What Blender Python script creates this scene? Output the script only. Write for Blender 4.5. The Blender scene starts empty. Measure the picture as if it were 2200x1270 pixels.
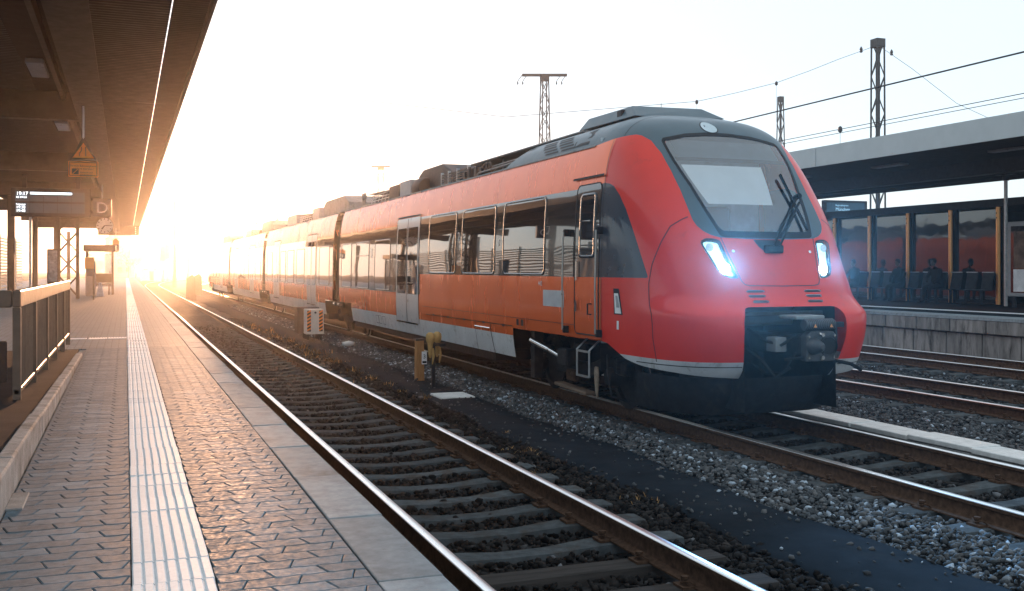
import bpy, bmesh, math, random
import numpy as np
from mathutils import Matrix, Vector, Euler
random.seed(7); RNG = np.random.default_rng(11)
R = math.radians
S = bpy.context.scene
COL = S.collection
# ------------------------------------------------------------------ camera, sky, sun, exposure
CAMZ = 1.91
YAW = math.atan(830 / 2200)
cam_d = bpy.data.cameras.new('camera'); cam = bpy.data.objects.new('camera', cam_d); COL.objects.link(cam)
cam.location = (0, 0, CAMZ); cam.rotation_euler = (R(90), 0, -YAW)
cam_d.sensor_width = 36; cam_d.lens = 36; cam_d.shift_y = -57 / 2200; cam_d.clip_start = .05; cam_d.clip_end = 3000
S.camera = cam
SUN_EL, SUN_AZ = R(3.0), R(5.2)          # low sun almost straight down the tracks
HAZE_D, HAZE_G = .0008, .9
world = bpy.data.worlds.new('World'); S.world = world; world.use_nodes = True
wn = world.node_tree.nodes; wl = world.node_tree.links
sky = wn.new('ShaderNodeTexSky'); sky.sky_type = 'NISHITA'; sky.sun_disc = False
sky.sun_elevation = SUN_EL; sky.sun_rotation = SUN_AZ; sky.air_density = 1.0; sky.dust_density = 1.0; sky.ozone_density = 4.0
bg = wn['Background']; bg.inputs['Strength'].default_value = .05
veil = wn.new('ShaderNodeMix'); veil.data_type = 'RGBA'; veil.blend_type = 'ADD'; veil.inputs[0].default_value = 1.0
wl.new(sky.outputs['Color'], veil.inputs[6]); veil.inputs[7].default_value = (6.9, 7.9, 8.45, 1)      # thin even high cloud over the clear sky
wl.new(veil.outputs[2], bg.inputs['Color'])
sun_d = bpy.data.lights.new('sun', 'SUN'); sun = bpy.data.objects.new('sun', sun_d); COL.objects.link(sun)
sun_d.energy = 2.0; sun_d.angle = R(.6); sun_d.color = (1.0, .5, .25)
sun.rotation_euler = (R(90) - SUN_EL, 0, math.pi - SUN_AZ); sun.location = (0, 0, 30)
S.view_settings.view_transform = 'Standard'; S.view_settings.look = 'None'; S.view_settings.gamma = 1; S.view_settings.use_curve_mapping = False
S.view_settings.exposure = 1.3
S.cycles.use_denoising = True
S.cycles.max_bounces = 6; S.cycles.diffuse_bounces = 2; S.cycles.glossy_bounces = 3; S.cycles.transmission_bounces = 4
S.cycles.transparent_max_bounces = 10; S.cycles.volume_bounces = 0; S.cycles.sample_clamp_indirect = 6
S.cycles.caustics_reflective = False; S.cycles.caustics_refractive = False

# ------------------------------------------------------------------ helpers
class MB:
    def __init__(s): s.v = []; s.f = []
    def add(s, vs, fs):
        o = len(s.v); s.v += [tuple(map(float, p)) for p in vs]; s.f += [tuple(i + o for i in f) for f in fs]; return s
    def box(s, x0, x1, y0, y1, z0, z1, rot=None, piv=None):
        vs = [Vector((x, y, z)) for z in (z0, z1) for y in (y0, y1) for x in (x0, x1)]
        if rot is not None:
            p = Vector(piv if piv is not None else ((x0 + x1) / 2, (y0 + y1) / 2, (z0 + z1) / 2)); m = Euler(rot).to_matrix()
            vs = [m @ (v - p) + p for v in vs]
        return s.add(vs, [(0, 2, 3, 1), (4, 5, 7, 6), (0, 1, 5, 4), (2, 6, 7, 3), (0, 4, 6, 2), (1, 3, 7, 5)])
    def bar(s, a, b, w, h=None, up=(0, 0, 1)):
        a = Vector(a); b = Vector(b); d = (b - a).normalized(); u = Vector(up)
        if abs(d.dot(u)) > .98: u = Vector((1, 0, 0))
        r = d.cross(u).normalized(); u = r.cross(d); h = h or w
        vs = [p + r * sx * w / 2 + u * sz * h / 2 for p in (a, b) for sx, sz in ((-1, -1), (1, -1), (1, 1), (-1, 1))]
        return s.add(vs, [(0, 1, 2, 3), (4, 7, 6, 5), (0, 4, 5, 1), (1, 5, 6, 2), (2, 6, 7, 3), (3, 7, 4, 0)])
    def cyl(s, a, b, r0, r1=None, n=12, caps=True):
        a = Vector(a); b = Vector(b); r1 = r0 if r1 is None else r1
        d = (b - a).normalized(); u = Vector((0, 0, 1)) if abs(d.z) < .9 else Vector((1, 0, 0))
        x = d.cross(u).normalized(); y = d.cross(x)
        vs = []
        for p, r in ((a, r0), (b, r1)):
            vs += [p + (x * math.cos(t) + y * math.sin(t)) * r for t in (2 * math.pi * i / n for i in range(n))]
        fs = [(i, n + i, n + (i + 1) % n, (i + 1) % n) for i in range(n)]
        if caps: fs += [tuple(range(n)), tuple(range(2 * n - 1, n - 1, -1))]
        return s.add(vs, fs)
    def tube(s, pts, r, n=8, caps=True):
        pts = [Vector(p) for p in pts]; o = len(s.v); N = len(pts); x = None
        for i, p in enumerate(pts):
            d = (pts[min(i + 1, N - 1)] - pts[max(i - 1, 0)]).normalized()
            if x is None:
                u = Vector((0, 0, 1)) if abs(d.z) < .9 else Vector((1, 0, 0)); x = d.cross(u).normalized()
            else: x = (x - d * x.dot(d)).normalized()
            y = d.cross(x); rr = r[i] if hasattr(r, '__len__') else r
            s.v += [tuple(p + (x * math.cos(t) + y * math.sin(t)) * rr) for t in (2 * math.pi * k / n for k in range(n))]
        for i in range(N - 1):
            s.f += [(o + i * n + k, o + (i + 1) * n + k, o + (i + 1) * n + (k + 1) % n, o + i * n + (k + 1) % n) for k in range(n)]
        if caps: s.f += [tuple(o + k for k in range(n)), tuple(o + (N - 1) * n + k for k in range(n - 1, -1, -1))]
        return s
    def prism(s, poly, axis, a0, a1):
        """extrude a 2-D polygon along axis: x->(y,z), y->(x,z), z->(x,y)"""
        mk = {'x': lambda p, a: (a, p[0], p[1]), 'y': lambda p, a: (p[0], a, p[1]), 'z': lambda p, a: (p[0], p[1], a)}[axis]
        n = len(poly); vs = [mk(p, a0) for p in poly] + [mk(p, a1) for p in poly]
        return s.add(vs, [tuple(range(n)), tuple(range(2 * n - 1, n - 1, -1))] + [(i, n + i, n + (i + 1) % n, (i + 1) % n) for i in range(n)])
    def lathe(s, prof, origin, axis='z', n=24):
        o = Vector(origin); vs = []; m = len(prof)
        for k in range(n):
            t = 2 * math.pi * k / n; c, q = math.cos(t), math.sin(t)
            for r, h in prof:
                vs.append(o + (Vector((r * c, r * q, h)) if axis == 'z' else Vector((h, r * c, r * q)) if axis == 'x' else Vector((r * c, h, r * q))))
        fs = [(k * m + i, ((k + 1) % n) * m + i, ((k + 1) % n) * m + i + 1, k * m + i + 1) for k in range(n) for i in range(m - 1)]
        return s.add(vs, fs)
    def build(s, name, mat, parent=None, smooth=False, bevel=0, seg=1, fix=True):
        me = bpy.data.meshes.new(name); me.from_pydata(s.v, [], s.f)
        if fix:
            bm = bmesh.new(); bm.from_mesh(me); bmesh.ops.recalc_face_normals(bm, faces=bm.faces); bm.to_mesh(me); bm.free()
        me.materials.append(mat)
        o = bpy.data.objects.new(name, me); COL.objects.link(o)
        if smooth:
            me.polygons.foreach_set('use_smooth', [True] * len(me.polygons))
            if smooth != 'all': me.set_sharp_from_angle(angle=R(38))
        if bevel:
            b = o.modifiers.new('bevel', 'BEVEL'); b.width = bevel; b.segments = seg; b.limit_method = 'ANGLE'; b.angle_limit = R(40)
        if parent is not None: adopt(o, parent)
        return o

def wmat(p):
    m = Matrix.LocRotScale(p.location, p.rotation_euler, p.scale)
    return m if p.parent is None else wmat(p.parent) @ p.matrix_parent_inverse @ m
def adopt(o, p):
    o.parent = p; o.matrix_parent_inverse = wmat(p).inverted()

def tag(o, label, cat, group=None):
    o['label'] = label; o['category'] = cat
    if group: o['group'] = group
    return o
def struct(o): o['kind'] = 'structure'; return o
def stuff(o, label=None, cat=None):
    o['kind'] = 'stuff'
    if label: o['label'] = label; o['category'] = cat
    return o
def thing(name, label, cat, loc=(0, 0, 0), group=None):
    o = bpy.data.objects.new(name, None); COL.objects.link(o); o.location = loc; o.empty_display_size = .2
    return tag(o, label, cat, group)
def copy_tree(o, parent=None):
    c = o.copy(); COL.objects.link(c)
    if parent is not None: c.parent = parent; c.matrix_parent_inverse = o.matrix_parent_inverse.copy()
    for ch in list(o.children): copy_tree(ch, c)
    return c

def text_mesh(body, size, align='LEFT', name='lettering'):
    c = bpy.data.curves.new(name, 'FONT'); c.body = body; c.size = size; c.align_x = align; c.extrude = .001; c.resolution_u = 3
    t = bpy.data.objects.new(name, c); COL.objects.link(t); bpy.context.view_layer.update()
    me = bpy.data.meshes.new_from_object(t.evaluated_get(bpy.context.evaluated_depsgraph_get())); me.name = name
    bpy.data.objects.remove(t); bpy.data.curves.remove(c)
    o = bpy.data.objects.new(name, me); COL.objects.link(o); return o
def mesh_np(name, V, T, mat, parent=None, smooth=False, normals=None, attr=None):
    V = np.asarray(V, np.float32); T = np.asarray(T, np.int32); k = T.shape[1]
    me = bpy.data.meshes.new(name); me.vertices.add(len(V)); me.vertices.foreach_set('co', V.ravel())
    me.loops.add(T.size); me.loops.foreach_set('vertex_index', T.ravel())
    me.polygons.add(len(T)); me.polygons.foreach_set('loop_start', np.arange(0, T.size, k, dtype=np.int32))
    if smooth: me.polygons.foreach_set('use_smooth', np.ones(len(T), bool))
    me.update(calc_edges=True); me.validate()
    if attr is not None:
        a = me.attributes.new('tint', 'FLOAT', 'POINT'); a.data.foreach_set('value', np.asarray(attr, np.float32))
    if normals is not None: me.normals_split_custom_set_from_vertices([tuple(n) for n in np.asarray(normals, float)])
    me.materials.append(mat)
    o = bpy.data.objects.new(name, me); COL.objects.link(o)
    if parent is not None: adopt(o, parent)
    return o

# ------------------------------------------------------------------ materials
def NT(name):
    m = bpy.data.materials.new(name); m.use_nodes = True
    return m, m.node_tree.nodes, m.node_tree.links, m.node_tree.nodes['Principled BSDF']
def noise(n, l, co, scale, detail=4, rough=.6, dist=0):
    t = n.new('ShaderNodeTexNoise'); t.inputs['Scale'].default_value = scale; t.inputs['Detail'].default_value = detail
    t.inputs['Roughness'].default_value = rough; t.inputs['Distortion'].default_value = dist
    l.new(co, t.inputs['Vector']); return t.outputs['Fac']
def ramp(n, l, fac, a, b, ca=(0, 0, 0, 1), cb=(1, 1, 1, 1)):
    r = n.new('ShaderNodeValToRGB'); r.color_ramp.elements[0].position = a; r.color_ramp.elements[1].position = b
    r.color_ramp.elements[0].color = ca; r.color_ramp.elements[1].color = cb; l.new(fac, r.inputs['Fac']); return r.outputs['Color']
def mix(n, l, fac, a, b, mode='MIX'):
    m = n.new('ShaderNodeMix'); m.data_type = 'RGBA'; m.blend_type = mode
    for i, x in ((0, fac), (6, a), (7, b)):
        if hasattr(x, 'links'): l.new(x, m.inputs[i])
        else: m.inputs[i].default_value = x if i == 0 else (*x[:3], 1)
    return m.outputs[2]
def math_n(n, l, op, a, b=0):
    m = n.new('ShaderNodeMath'); m.operation = op
    for i, x in ((0, a), (1, b)):
        if hasattr(x, 'links'): l.new(x, m.inputs[i])
        else: m.inputs[i].default_value = x
    return m.outputs[0]
def M(name, col, rough=.6, metal=0., var=.15, scale=5., bump=0., bscale=60., coat=0., coat_r=.05, dirt=None, dscale=3., damt=.55,
      rvar=.15, objvar=0., tint=False, stretch=None, spec=.15, bdist=.01, emis=None, estr=0, speck=0., spcol=(.05, .04, .035), spscale=55., world=False):
    m, n, l, p = NT(name)
    tc = n.new('ShaderNodeTexCoord'); co = tc.outputs['Object']
    if world: co = n.new('ShaderNodeNewGeometry').outputs['Position']
    if stretch:
        mp = n.new('ShaderNodeMapping'); mp.inputs['Scale'].default_value = stretch; l.new(co, mp.inputs['Vector']); co = mp.outputs['Vector']
    f = noise(n, l, co, scale, 6)
    lo = tuple(c * (1 - var) for c in col); hi = tuple(min(1, c * (1 + var)) for c in col)
    c = mix(n, l, ramp(n, l, f, .3, .7), lo, hi)
    if dirt:
        f2 = noise(n, l, co, dscale, 8, .7, .3); c = mix(n, l, ramp(n, l, f2, damt, min(1, damt + .18)), c, dirt)
    if speck:
        f3 = noise(n, l, co, spscale, 3, .8); f4 = noise(n, l, co, 2.5, 4, .6); k = math_n(n, l, 'MULTIPLY', ramp(n, l, f3, .62, .7), ramp(n, l, f4, .4, .7)); c = mix(n, l, math_n(n, l, 'MULTIPLY', k, speck), c, spcol)
    if objvar:
        oi = n.new('ShaderNodeObjectInfo'); k = n.new('ShaderNodeMapRange'); l.new(oi.outputs['Random'], k.inputs[0]); k.inputs[3].default_value = 1 - objvar; k.inputs[4].default_value = 1 + objvar
        c = mix(n, l, 1.0, c, (1, 1, 1), 'MULTIPLY'); mm = c.node
        cb = n.new('ShaderNodeCombineColor'); [l.new(k.outputs[0], cb.inputs[i]) for i in range(3)]; l.new(cb.outputs[0], mm.inputs[7])
    if tint:
        at = n.new('ShaderNodeAttribute'); at.attribute_name = 'tint'; k = n.new('ShaderNodeValToRGB'); l.new(at.outputs['Fac'], k.inputs[0])
        e = k.color_ramp.elements; e[0].position = 0; e[0].color = (.22, .21, .21, 1); e[1].position = 1; e[1].color = (5.5, 5.8, 6.0, 1)
        a = e.new(.5); a.color = (1, .98, .95, 1); a = e.new(.8); a.color = (1.7, 1.5, 1.35, 1); a = e.new(.93); a.color = (3.2, 3.3, 3.4, 1)
        c = mix(n, l, 1.0, c, k.outputs[0], 'MULTIPLY')
    l.new(c, p.inputs['Base Color'])
    rr = n.new('ShaderNodeMapRange'); l.new(noise(n, l, co, scale * 2.3, 5), rr.inputs[0]); rr.inputs[1].default_value = .25; rr.inputs[2].default_value = .75
    rr.inputs[3].default_value = max(.02, rough * (1 - rvar)); rr.inputs[4].default_value = min(1, rough * (1 + rvar)); l.new(rr.outputs[0], p.inputs['Roughness'])
    p.inputs['Metallic'].default_value = metal; p.inputs['Specular IOR Level'].default_value = spec
    if coat: p.inputs['Coat Weight'].default_value = coat; p.inputs['Coat Roughness'].default_value = coat_r
    if bump:
        b = n.new('ShaderNodeBump'); b.inputs['Strength'].default_value = bump; b.inputs['Distance'].default_value = bdist
        l.new(noise(n, l, co, bscale, 5), b.inputs['Height']); l.new(b.outputs[0], p.inputs['Normal'])
    if emis: p.inputs['Emission Color'].default_value = (*emis, 1); p.inputs['Emission Strength'].default_value = estr
    return m
def wavy(m, scale=(1, .25, 1), ns=2.2, dist=.004, strength=1.0, coat=True):
    """slow ripples in sheet metal / glass so reflections wobble"""
    n, l = m.node_tree.nodes, m.node_tree.links; p = n['Principled BSDF']
    tc = n.new('ShaderNodeTexCoord'); mp = n.new('ShaderNodeMapping'); mp.inputs['Scale'].default_value = scale; l.new(tc.outputs['Object'], mp.inputs['Vector'])
    b = n.new('ShaderNodeBump'); b.inputs['Strength'].default_value = strength; b.inputs['Distance'].default_value = dist
    l.new(noise(n, l, mp.outputs['Vector'], ns, 2, .45), b.inputs['Height'])
    if coat: l.new(b.outputs[0], p.inputs['Coat Normal'])
    l.new(b.outputs[0], p.inputs['Normal']); return m
def emit(name, col, st):
    m, n, l, p = NT(name); p.inputs['Base Color'].default_value = (*[c * .5 for c in col], 1); p.inputs['Emission Color'].default_value = (*col, 1); p.inputs['Emission Strength'].default_value = st
    p.inputs['Roughness'].default_value = .4; return m
def glass(name, col, rough=.02, alpha=.35):
    """clear pane: mostly see-through, Fresnel mirror on top"""
    m, n, l, p = NT(name); out = n['Material Output']; n.remove(p)
    tr = n.new('ShaderNodeBsdfTransparent'); tr.inputs[0].default_value = (*col, 1); gl = n.new('ShaderNodeBsdfGlossy'); gl.inputs['Roughness'].default_value = rough
    fr = n.new('ShaderNodeFresnel'); fr.inputs[0].default_value = 1.5
    mx = n.new('ShaderNodeMixShader'); f = math_n(n, l, 'ADD', fr.outputs[0], alpha); f = math_n(n, l, 'MINIMUM', f, 1.0)
    l.new(f, mx.inputs[0]); l.new(tr.outputs[0], mx.inputs[1]); l.new(gl.outputs[0], mx.inputs[2]); l.new(mx.outputs[0], out.inputs[0]); return m

m_ground = M('ground_gravel', (0.034, 0.033, 0.033), 0.95, var=.5, scale=9, bump=.8, bscale=30, bdist=.03, spec=0.05)
m_ballast = M('ballast_stone', (0.068, 0.075, 0.082), 0.8, var=.3, scale=14, tint=True, bump=.3, bscale=70, bdist=.003, spec=0.12)
m_ballast_d = M('ballast_stone_oily', (0.024, 0.023, 0.023), 0.85, var=.35, scale=14, tint=True, bump=.3, bscale=70, bdist=.003, spec=0.03)
m_asph = M('asphalt', (0.014, 0.019, 0.025), 1.0, var=.25, scale=2.5, bump=0.25, bscale=220, bdist=.004, dirt=(.026, .029, .032), dscale=1.1, damt=.55, spec=0.03)
m_paver = M('paver_concrete', (.15, .205, .24), .62, var=.2, scale=22, bump=.03, bscale=300, bdist=.002, objvar=.22, dirt=(.11, .145, .165), dscale=2.0, damt=.55, rvar=.35, spec=0.16, world=True, speck=0.7, spcol=(.03, .032, .035), spscale=24.0)
m_slab = M('edge_slab_concrete', (0.25, 0.28, 0.295), 0.65, var=.2, scale=14, bump=0.1, bscale=160, bdist=.003, objvar=.14, dirt=(.14, .148, .152), dscale=2.2, damt=.52, spec=0.16, world=True, speck=0.6, spcol=(.06, .06, .06), spscale=26.0)
m_tact = M('tactile_white_concrete', (0.85, 0.86, 0.86), 0.55, var=.05, scale=30, bump=0.1, bscale=200, bdist=.002, objvar=.04, dirt=(.55, .53, .5), dscale=9, damt=.63, spec=0.12, world=True, speck=0.55, spcol=(.3, .28, .26), spscale=34.0)
m_conc = M('old_concrete', (.3, .295, .285), .8, var=.3, scale=6, bump=.6, bscale=60, bdist=.006, dirt=(.1, .095, .09), dscale=2.5, damt=.5, spec=0.06)
m_conc_w = M('wall_concrete_streaked', (.26, .24, .225), .8, var=.4, scale=3, stretch=(1, 1.6, .35), bump=.5, bscale=40, bdist=.006, dirt=(.06, .055, .05), dscale=3.2, damt=.5, objvar=.12, spec=0.04, world=True)
m_conc_l = M('light_concrete', (.6, .6, .58), .7, var=.14, scale=10, bump=.4, bscale=120, bdist=.003, dirt=(.36, .35, .33), dscale=5, damt=.6, spec=0.1, world=True)
m_sleep = M('sleeper_concrete', (0.07, 0.078, 0.082), 0.9, var=.35, scale=12, bump=.6, bscale=90, bdist=.004, dirt=(.06, .048, .04), dscale=4, damt=.5, objvar=.15, spec=0.03, world=True)
m_sleep_w = M('sleeper_dark_wood', (.05, .045, .042), .75, var=.35, scale=8, stretch=(.3, 3, 3), bump=.8, bscale=50, bdist=.006, spec=0.02, world=True)
m_rust = M('rail_rust', (.085, .05, .033), .8, var=.4, scale=20, bump=.4, bscale=120, bdist=.002, spec=0.05)
m_railtop = M('rail_polished_top', (.86, .85, .83), .3, 1., var=.08, scale=30, stretch=(1, .05, 1))
m_steel_d = M('dark_painted_steel', (.03, .031, .035), .5, .1, var=.25, scale=8, bump=.15, bscale=80, spec=0.1)
m_brown = M('brown_painted_steel', (.05, .044, .042), .55, .1, var=.2, scale=5, spec=0.03)
m_galv = M('galvanised_steel', (.4, .41, .42), .4, .8, var=.2, scale=10)
m_black = M('black_rubber', (.014, .015, .017), .6, var=.25, scale=20, spec=0.08)
m_white = M('white_paint', (.75, .75, .74), .45, var=.06, scale=6, dirt=(.5, .48, .45), dscale=3, damt=.62)
m_cardb = M('grey_sheet', (.32, .33, .34), .5, .2, var=.12, scale=5)
# ------------------------------------------------------------------ ground, tracks, platforms
F_PX = 2200.
def proj(P):
    P = np.asarray(P, float); c, s = math.cos(YAW), math.sin(YAW)
    r = P[:, 0] * c - P[:, 1] * s; d = P[:, 0] * s + P[:, 1] * c
    d = np.where(d < .1, .1, d)
    return 1100 + F_PX * r / d, 578 + F_PX * (CAMZ - P[:, 2]) / d, d
PZ = .76; PEDGE = 1.12
NEAR, TRAIN, THIRD, FOURTH = 2.78, 7.32, 12.27, 16.6
g = MB(); g.box(-310, 420, -60, 640, -.6, -.25); struct(g.build('ground', m_ground))

def path_off(y, y0=105, rad=420.): return 0 if y < y0 else (y - y0) ** 2 / (2 * rad)
def rail_mesh(xc, ys, y0, prof, closed=True):
    m = MB(); n = len(prof); vs = []
    for y in ys: vs += [(xc + path_off(y, y0) + px, y, pz) for px, pz in prof]
    fs = []
    for i in range(len(ys) - 1):
        for k in range(n if closed else n - 1):
            fs.append((i * n + k, i * n + (k + 1) % n, (i + 1) * n + (k + 1) % n, (i + 1) * n + k))
    if closed: fs += [tuple(range(n)), tuple(range((len(ys) - 1) * n, len(ys) * n))]
    return m.add(vs, fs)
RAILP = [(-.075, -.172), (.075, -.172), (.075, -.16), (.015, -.145), (.009, -.13), (.009, -.05), (.034, -.036), (.036, -.008), (.029, -.0015), (-.029, -.0015), (-.036, -.008), (-.034, -.036), (-.009, -.05), (-.009, -.13), (-.015, -.145), (-.075, -.16)]
RAILT = [(-.0368, -.009), (-.034, -.003), (-.026, .001), (0, .0022), (.026, .001), (.034, -.003), (.0368, -.009), (.03, -.011), (-.03, -.011)]
def sleeper_mesh(name, mat, wood=False):
    m = MB(); xs = [-1.3, -.95, -.55, -.2, .2, .55, .95, 1.3]
    hw = [.125] * 8 if wood else [.13, .14, .13, .105, .105, .13, .14, .13]
    zt = [0] * 8 if wood else [-.012, 0.0, -.006, -.03, -.03, -.006, 0.0, -.012]
    vs = []
    for x, w, z in zip(xs, hw, zt): vs += [(x, -w - .02, -.16), (x, -w + .012, z - .004), (x, -w + .025, z), (x, w - .025, z), (x, w - .012, z - .004), (x, w + .02, -.16)]
    fs = []
    for i in range(7):
        for k in range(6): fs.append((i * 6 + k, i * 6 + (k + 1) % 6, i * 6 + 6 + (k + 1) % 6, i * 6 + 6 + k))
    fs += [tuple(range(6)), tuple(range(42, 48))]
    m.add(vs, fs); o = m.build(name, mat, smooth=True); me = o.data; bpy.data.objects.remove(o); return me
SLEEP = sleeper_mesh('sleeper', m_sleep); SLEEPW = sleeper_mesh('sleeper', m_sleep_w, True)
CL = MB()
for sx in (-1, 1):
    for q in (-1, 1):
        x = sx * .7535 + q * .105
        CL.box(x - .05, x + .05, -.07, .07, -.175, -.155); CL.cyl((x, 0, -.16), (x, 0, -.115), .017, n=6); CL.cyl((x, 0, -.12), (x, 0, -.10), .028, n=6)
        CL.tube([(x - q * .045, -.055, -.15), (x, -.05, -.125), (x + q * .03, 0, -.14), (x, .05, -.125), (x - q * .045, .055, -.15)], .008, 5)
co_ = CL.build('fastening', m_rust); CLIP = co_.data; bpy.data.objects.remove(co_)
def track(xc, label, ya, yb, y0, sl, wood=lambda k: False, curve=True):
    t = thing('railway_track', label, 'railway track', (xc, sl[0], -.25), None)
    ys = [ya] + [y for y in np.arange(0, 95, 16) if ya < y < yb]
    ys += [y for y in np.arange(95, 420, 7) if y < yb] + [yb]; ys = sorted(set(float(y) for y in ys))
    for sx in (-1, 1):
        r = rail_mesh(xc + sx * .7535, ys, y0, RAILP).build('rail', m_rust, t, smooth=True)
        rail_mesh(xc + sx * .7535, ys, y0, RAILT).build('running_surface', m_railtop, r, smooth=True)
    k = 0
    for y in np.arange(sl[0], sl[1], .62):
        w = wood(y)
        o = bpy.data.objects.new('sleeper', SLEEPW if w else SLEEP); COL.objects.link(o); o.parent = t
        o.matrix_parent_inverse = Matrix.Translation((-xc, -sl[0], .25))
        o.location = (xc + random.uniform(-.012, .012), y, -.173 + random.uniform(-.006, .002)); o.rotation_euler = (0, 0, random.uniform(-.01, .01))
        if y < 26:
            c = bpy.data.objects.new('fastening', CLIP); COL.objects.link(c); c.parent = o; c.matrix_parent_inverse = Matrix.Translation((0, 0, .173)); c['kind'] = 'stuff'
    if sl[1] < sl[2]:
        m = MB()
        for y in np.arange(sl[1], sl[2], .62): m.box(xc + path_off(y, y0) - 1.3, xc + path_off(y, y0) + 1.3, y - .12, y + .12, -.25, -.178)
        stuff(m.build('distant_sleepers', m_sleep, t))
    return t
track(NEAR, 'near railway track beside the tactile platform, both rails gleaming', -3, 400, 118, (3.4, 60, 130), wood=lambda y: y < 6.6)
track(TRAIN, 'railway track under the red train', -3, 400, 88, (5.2, 26, 26))
track(THIRD, 'railway track directly right of the train beyond the light trough covers', -3, 300, 500, (8.4, 44, 44))
track(FOURTH, 'railway track running along the far platform wall', -3, 300, 500, (11, 46, 46))

# asphalt walkway and cable trough
a = MB(); pts = []
xl = lambda y: 4.5 + .06 * math.sin(y * .9) + .04 * math.sin(y * 2.3 + 1); xr = lambda y: 5.44 + .05 * math.sin(y * 1.1 + 2) + .03 * math.sin(y * 3.1)
ys = np.arange(0, 140, .25)
vs = []
for y in ys: vs += [(xl(y), y, -.245), (xl(y) + .05, y, -.196), ((xl(y) + xr(y)) / 2, y, -.185), (xr(y) - .05, y, -.192), (xr(y), y, -.245)]
a.add(vs, [(i * 5 + k, i * 5 + k + 1, i * 5 + 6 + k, i * 5 + 5 + k) for i in range(len(ys) - 1) for k in range(4)])
struct(a.build('walkway', m_asph, smooth='all'))
ct = thing('cable_trough', 'pale concrete cable trough covers in a line right of the train', 'cable trough', (8.86, 7, -.2))
cm = MB(); cm.box(-.21, .21, -.495, .495, -.06, 0); c0 = cm.build('cover_slab', m_conc_l, bevel=.008)
cme = c0.data; bpy.data.objects.remove(c0)
MB().box(8.67, 9.05, 4, 60, -.3, -.115).build('channel', m_conc, ct)
for k in range(26):
    o = bpy.data.objects.new('cover_slab', cme); COL.objects.link(o); o.parent = ct; o.matrix_parent_inverse = Matrix.Translation((-8.86, -7, .2))
    o.location = (8.86 + random.uniform(-.012, .012), 7.2 + k * 1.003, -.05 + random.uniform(-.008, .008)); o.rotation_euler = (random.uniform(-.006, .006), random.uniform(-.01, .01), random.uniform(-.008, .008))
    b = o.modifiers.new('bevel', 'BEVEL'); b.width = .008; b.segments = 1

# ---- left platform
pl = MB().box(-9, 1.02, -4, 140, -.3, .742).build('platform', m_conc); struct(pl)
m_pav_far = M('paver_far', (.15, .205, .24), .62, var=.2, scale=22, bump=0, spec=.16)
_n, _l = m_pav_far.node_tree.nodes, m_pav_far.node_tree.links; _p = _n['Principled BSDF']
_tc = _n.new('ShaderNodeTexCoord'); _b = _n.new('ShaderNodeTexBrick'); _b.inputs['Scale'].default_value = 1.0; _b.inputs['Brick Width'].default_value = .2; _b.inputs['Row Height'].default_value = .107
_b.inputs['Mortar Size'].default_value = .006; _b.inputs['Color1'].default_value = (.13, .178, .208, 1); _b.inputs['Color2'].default_value = (.17, .225, .262, 1); _b.inputs['Mortar'].default_value = (.05, .05, .05, 1)
_l.new(_tc.outputs['Object'], _b.inputs['Vector']); _l.new(_b.outputs['Color'], _p.inputs['Base Color'])
_bp = _n.new('ShaderNodeBump'); _bp.inputs['Strength'].default_value = .8; _bp.inputs['Distance'].default_value = .006; _bp.invert = True; _l.new(_b.outputs['Fac'], _bp.inputs['Height']); _l.new(_bp.outputs[0], _p.inputs['Normal'])
pv = MB(); pv.box(-9, .862, 16.0, 139.9, .73, .758); pv.box(-9, -2.2, -3.9, 15.99, .73, .757); pv.build('paved_surface', m_pav_far, pl)
MB().box(1.02, 1.03, -4, 140, -.3, .64).build('platform_wall', m_conc_w, pl)
MB().box(.866, PEDGE, 40.02, 139.8, .66, .76).build('edge_strip', m_slab, pl)
# pavers: slant-ended blocks in alternating courses
PLEN, PROW = .2, .107
def paver_mesh(sl):
    hx, hy, gp = PLEN / 2 - .0016, PROW / 2 - .0016, .014 * sl
    wv = lambda x: .0045 * math.cos(4 * math.pi * x / PLEN)
    bot = [(x - gp, -hy + wv(x - gp)) for x in np.linspace(-hx, hx, 6)]; top = [(x + gp, hy + wv(x + gp)) for x in np.linspace(hx, -hx, 6)]
    ring = bot + top; n = len(ring); cx = sum(p[0] for p in ring) / n; cy = sum(p[1] for p in ring) / n
    ins = [(x - math.copysign(.004, x - cx), y - math.copysign(.004, y - cy)) for x, y in ring]
    vs = [(x, y, -.028) for x, y in ring] + [(x, y, -.0035) for x, y in ring] + [(x, y, 0) for x, y in ins]
    fs = [(k, (k + 1) % n, n + (k + 1) % n, n + k) for k in range(n)] + [(n + k, n + (k + 1) % n, 2 * n + (k + 1) % n, 2 * n + k) for k in range(n)] + [tuple(range(2 * n, 3 * n))]
    return vs, fs
PAV = []
for sl in (-1, 1):
    vs, fs = paver_mesh(sl); o = MB().add(vs, fs).build('paver', m_paver); PAV.append((o.data, vs, fs)); bpy.data.objects.remove(o)
spots = []
for (xa, xb) in ((-.53, .018), (.314, .862)):
    for r in range(int((16.0 - 2.6) / PROW)):
        y = 2.6 + r * PROW + PROW / 2; x = xa - PLEN + (PLEN / 2 if r % 2 else 0) + (xb * 7.3 % .2)
        while x < xb + PLEN:
            lo, hi = x - PLEN / 2, x + PLEN / 2
            if hi > xa + .01 and lo < xb - .01: spots.append((x, y, r % 2, xa, xb, lo, hi))
            x += PLEN
def order(s):
    u, v, d = proj([(s[0], s[1], PZ)]); return (0 if (-40 < u[0] < 2240 and v[0] < 1290) else 1, d[0])
spots.sort(key=order)
rest = MB(); nobj = 0
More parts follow.
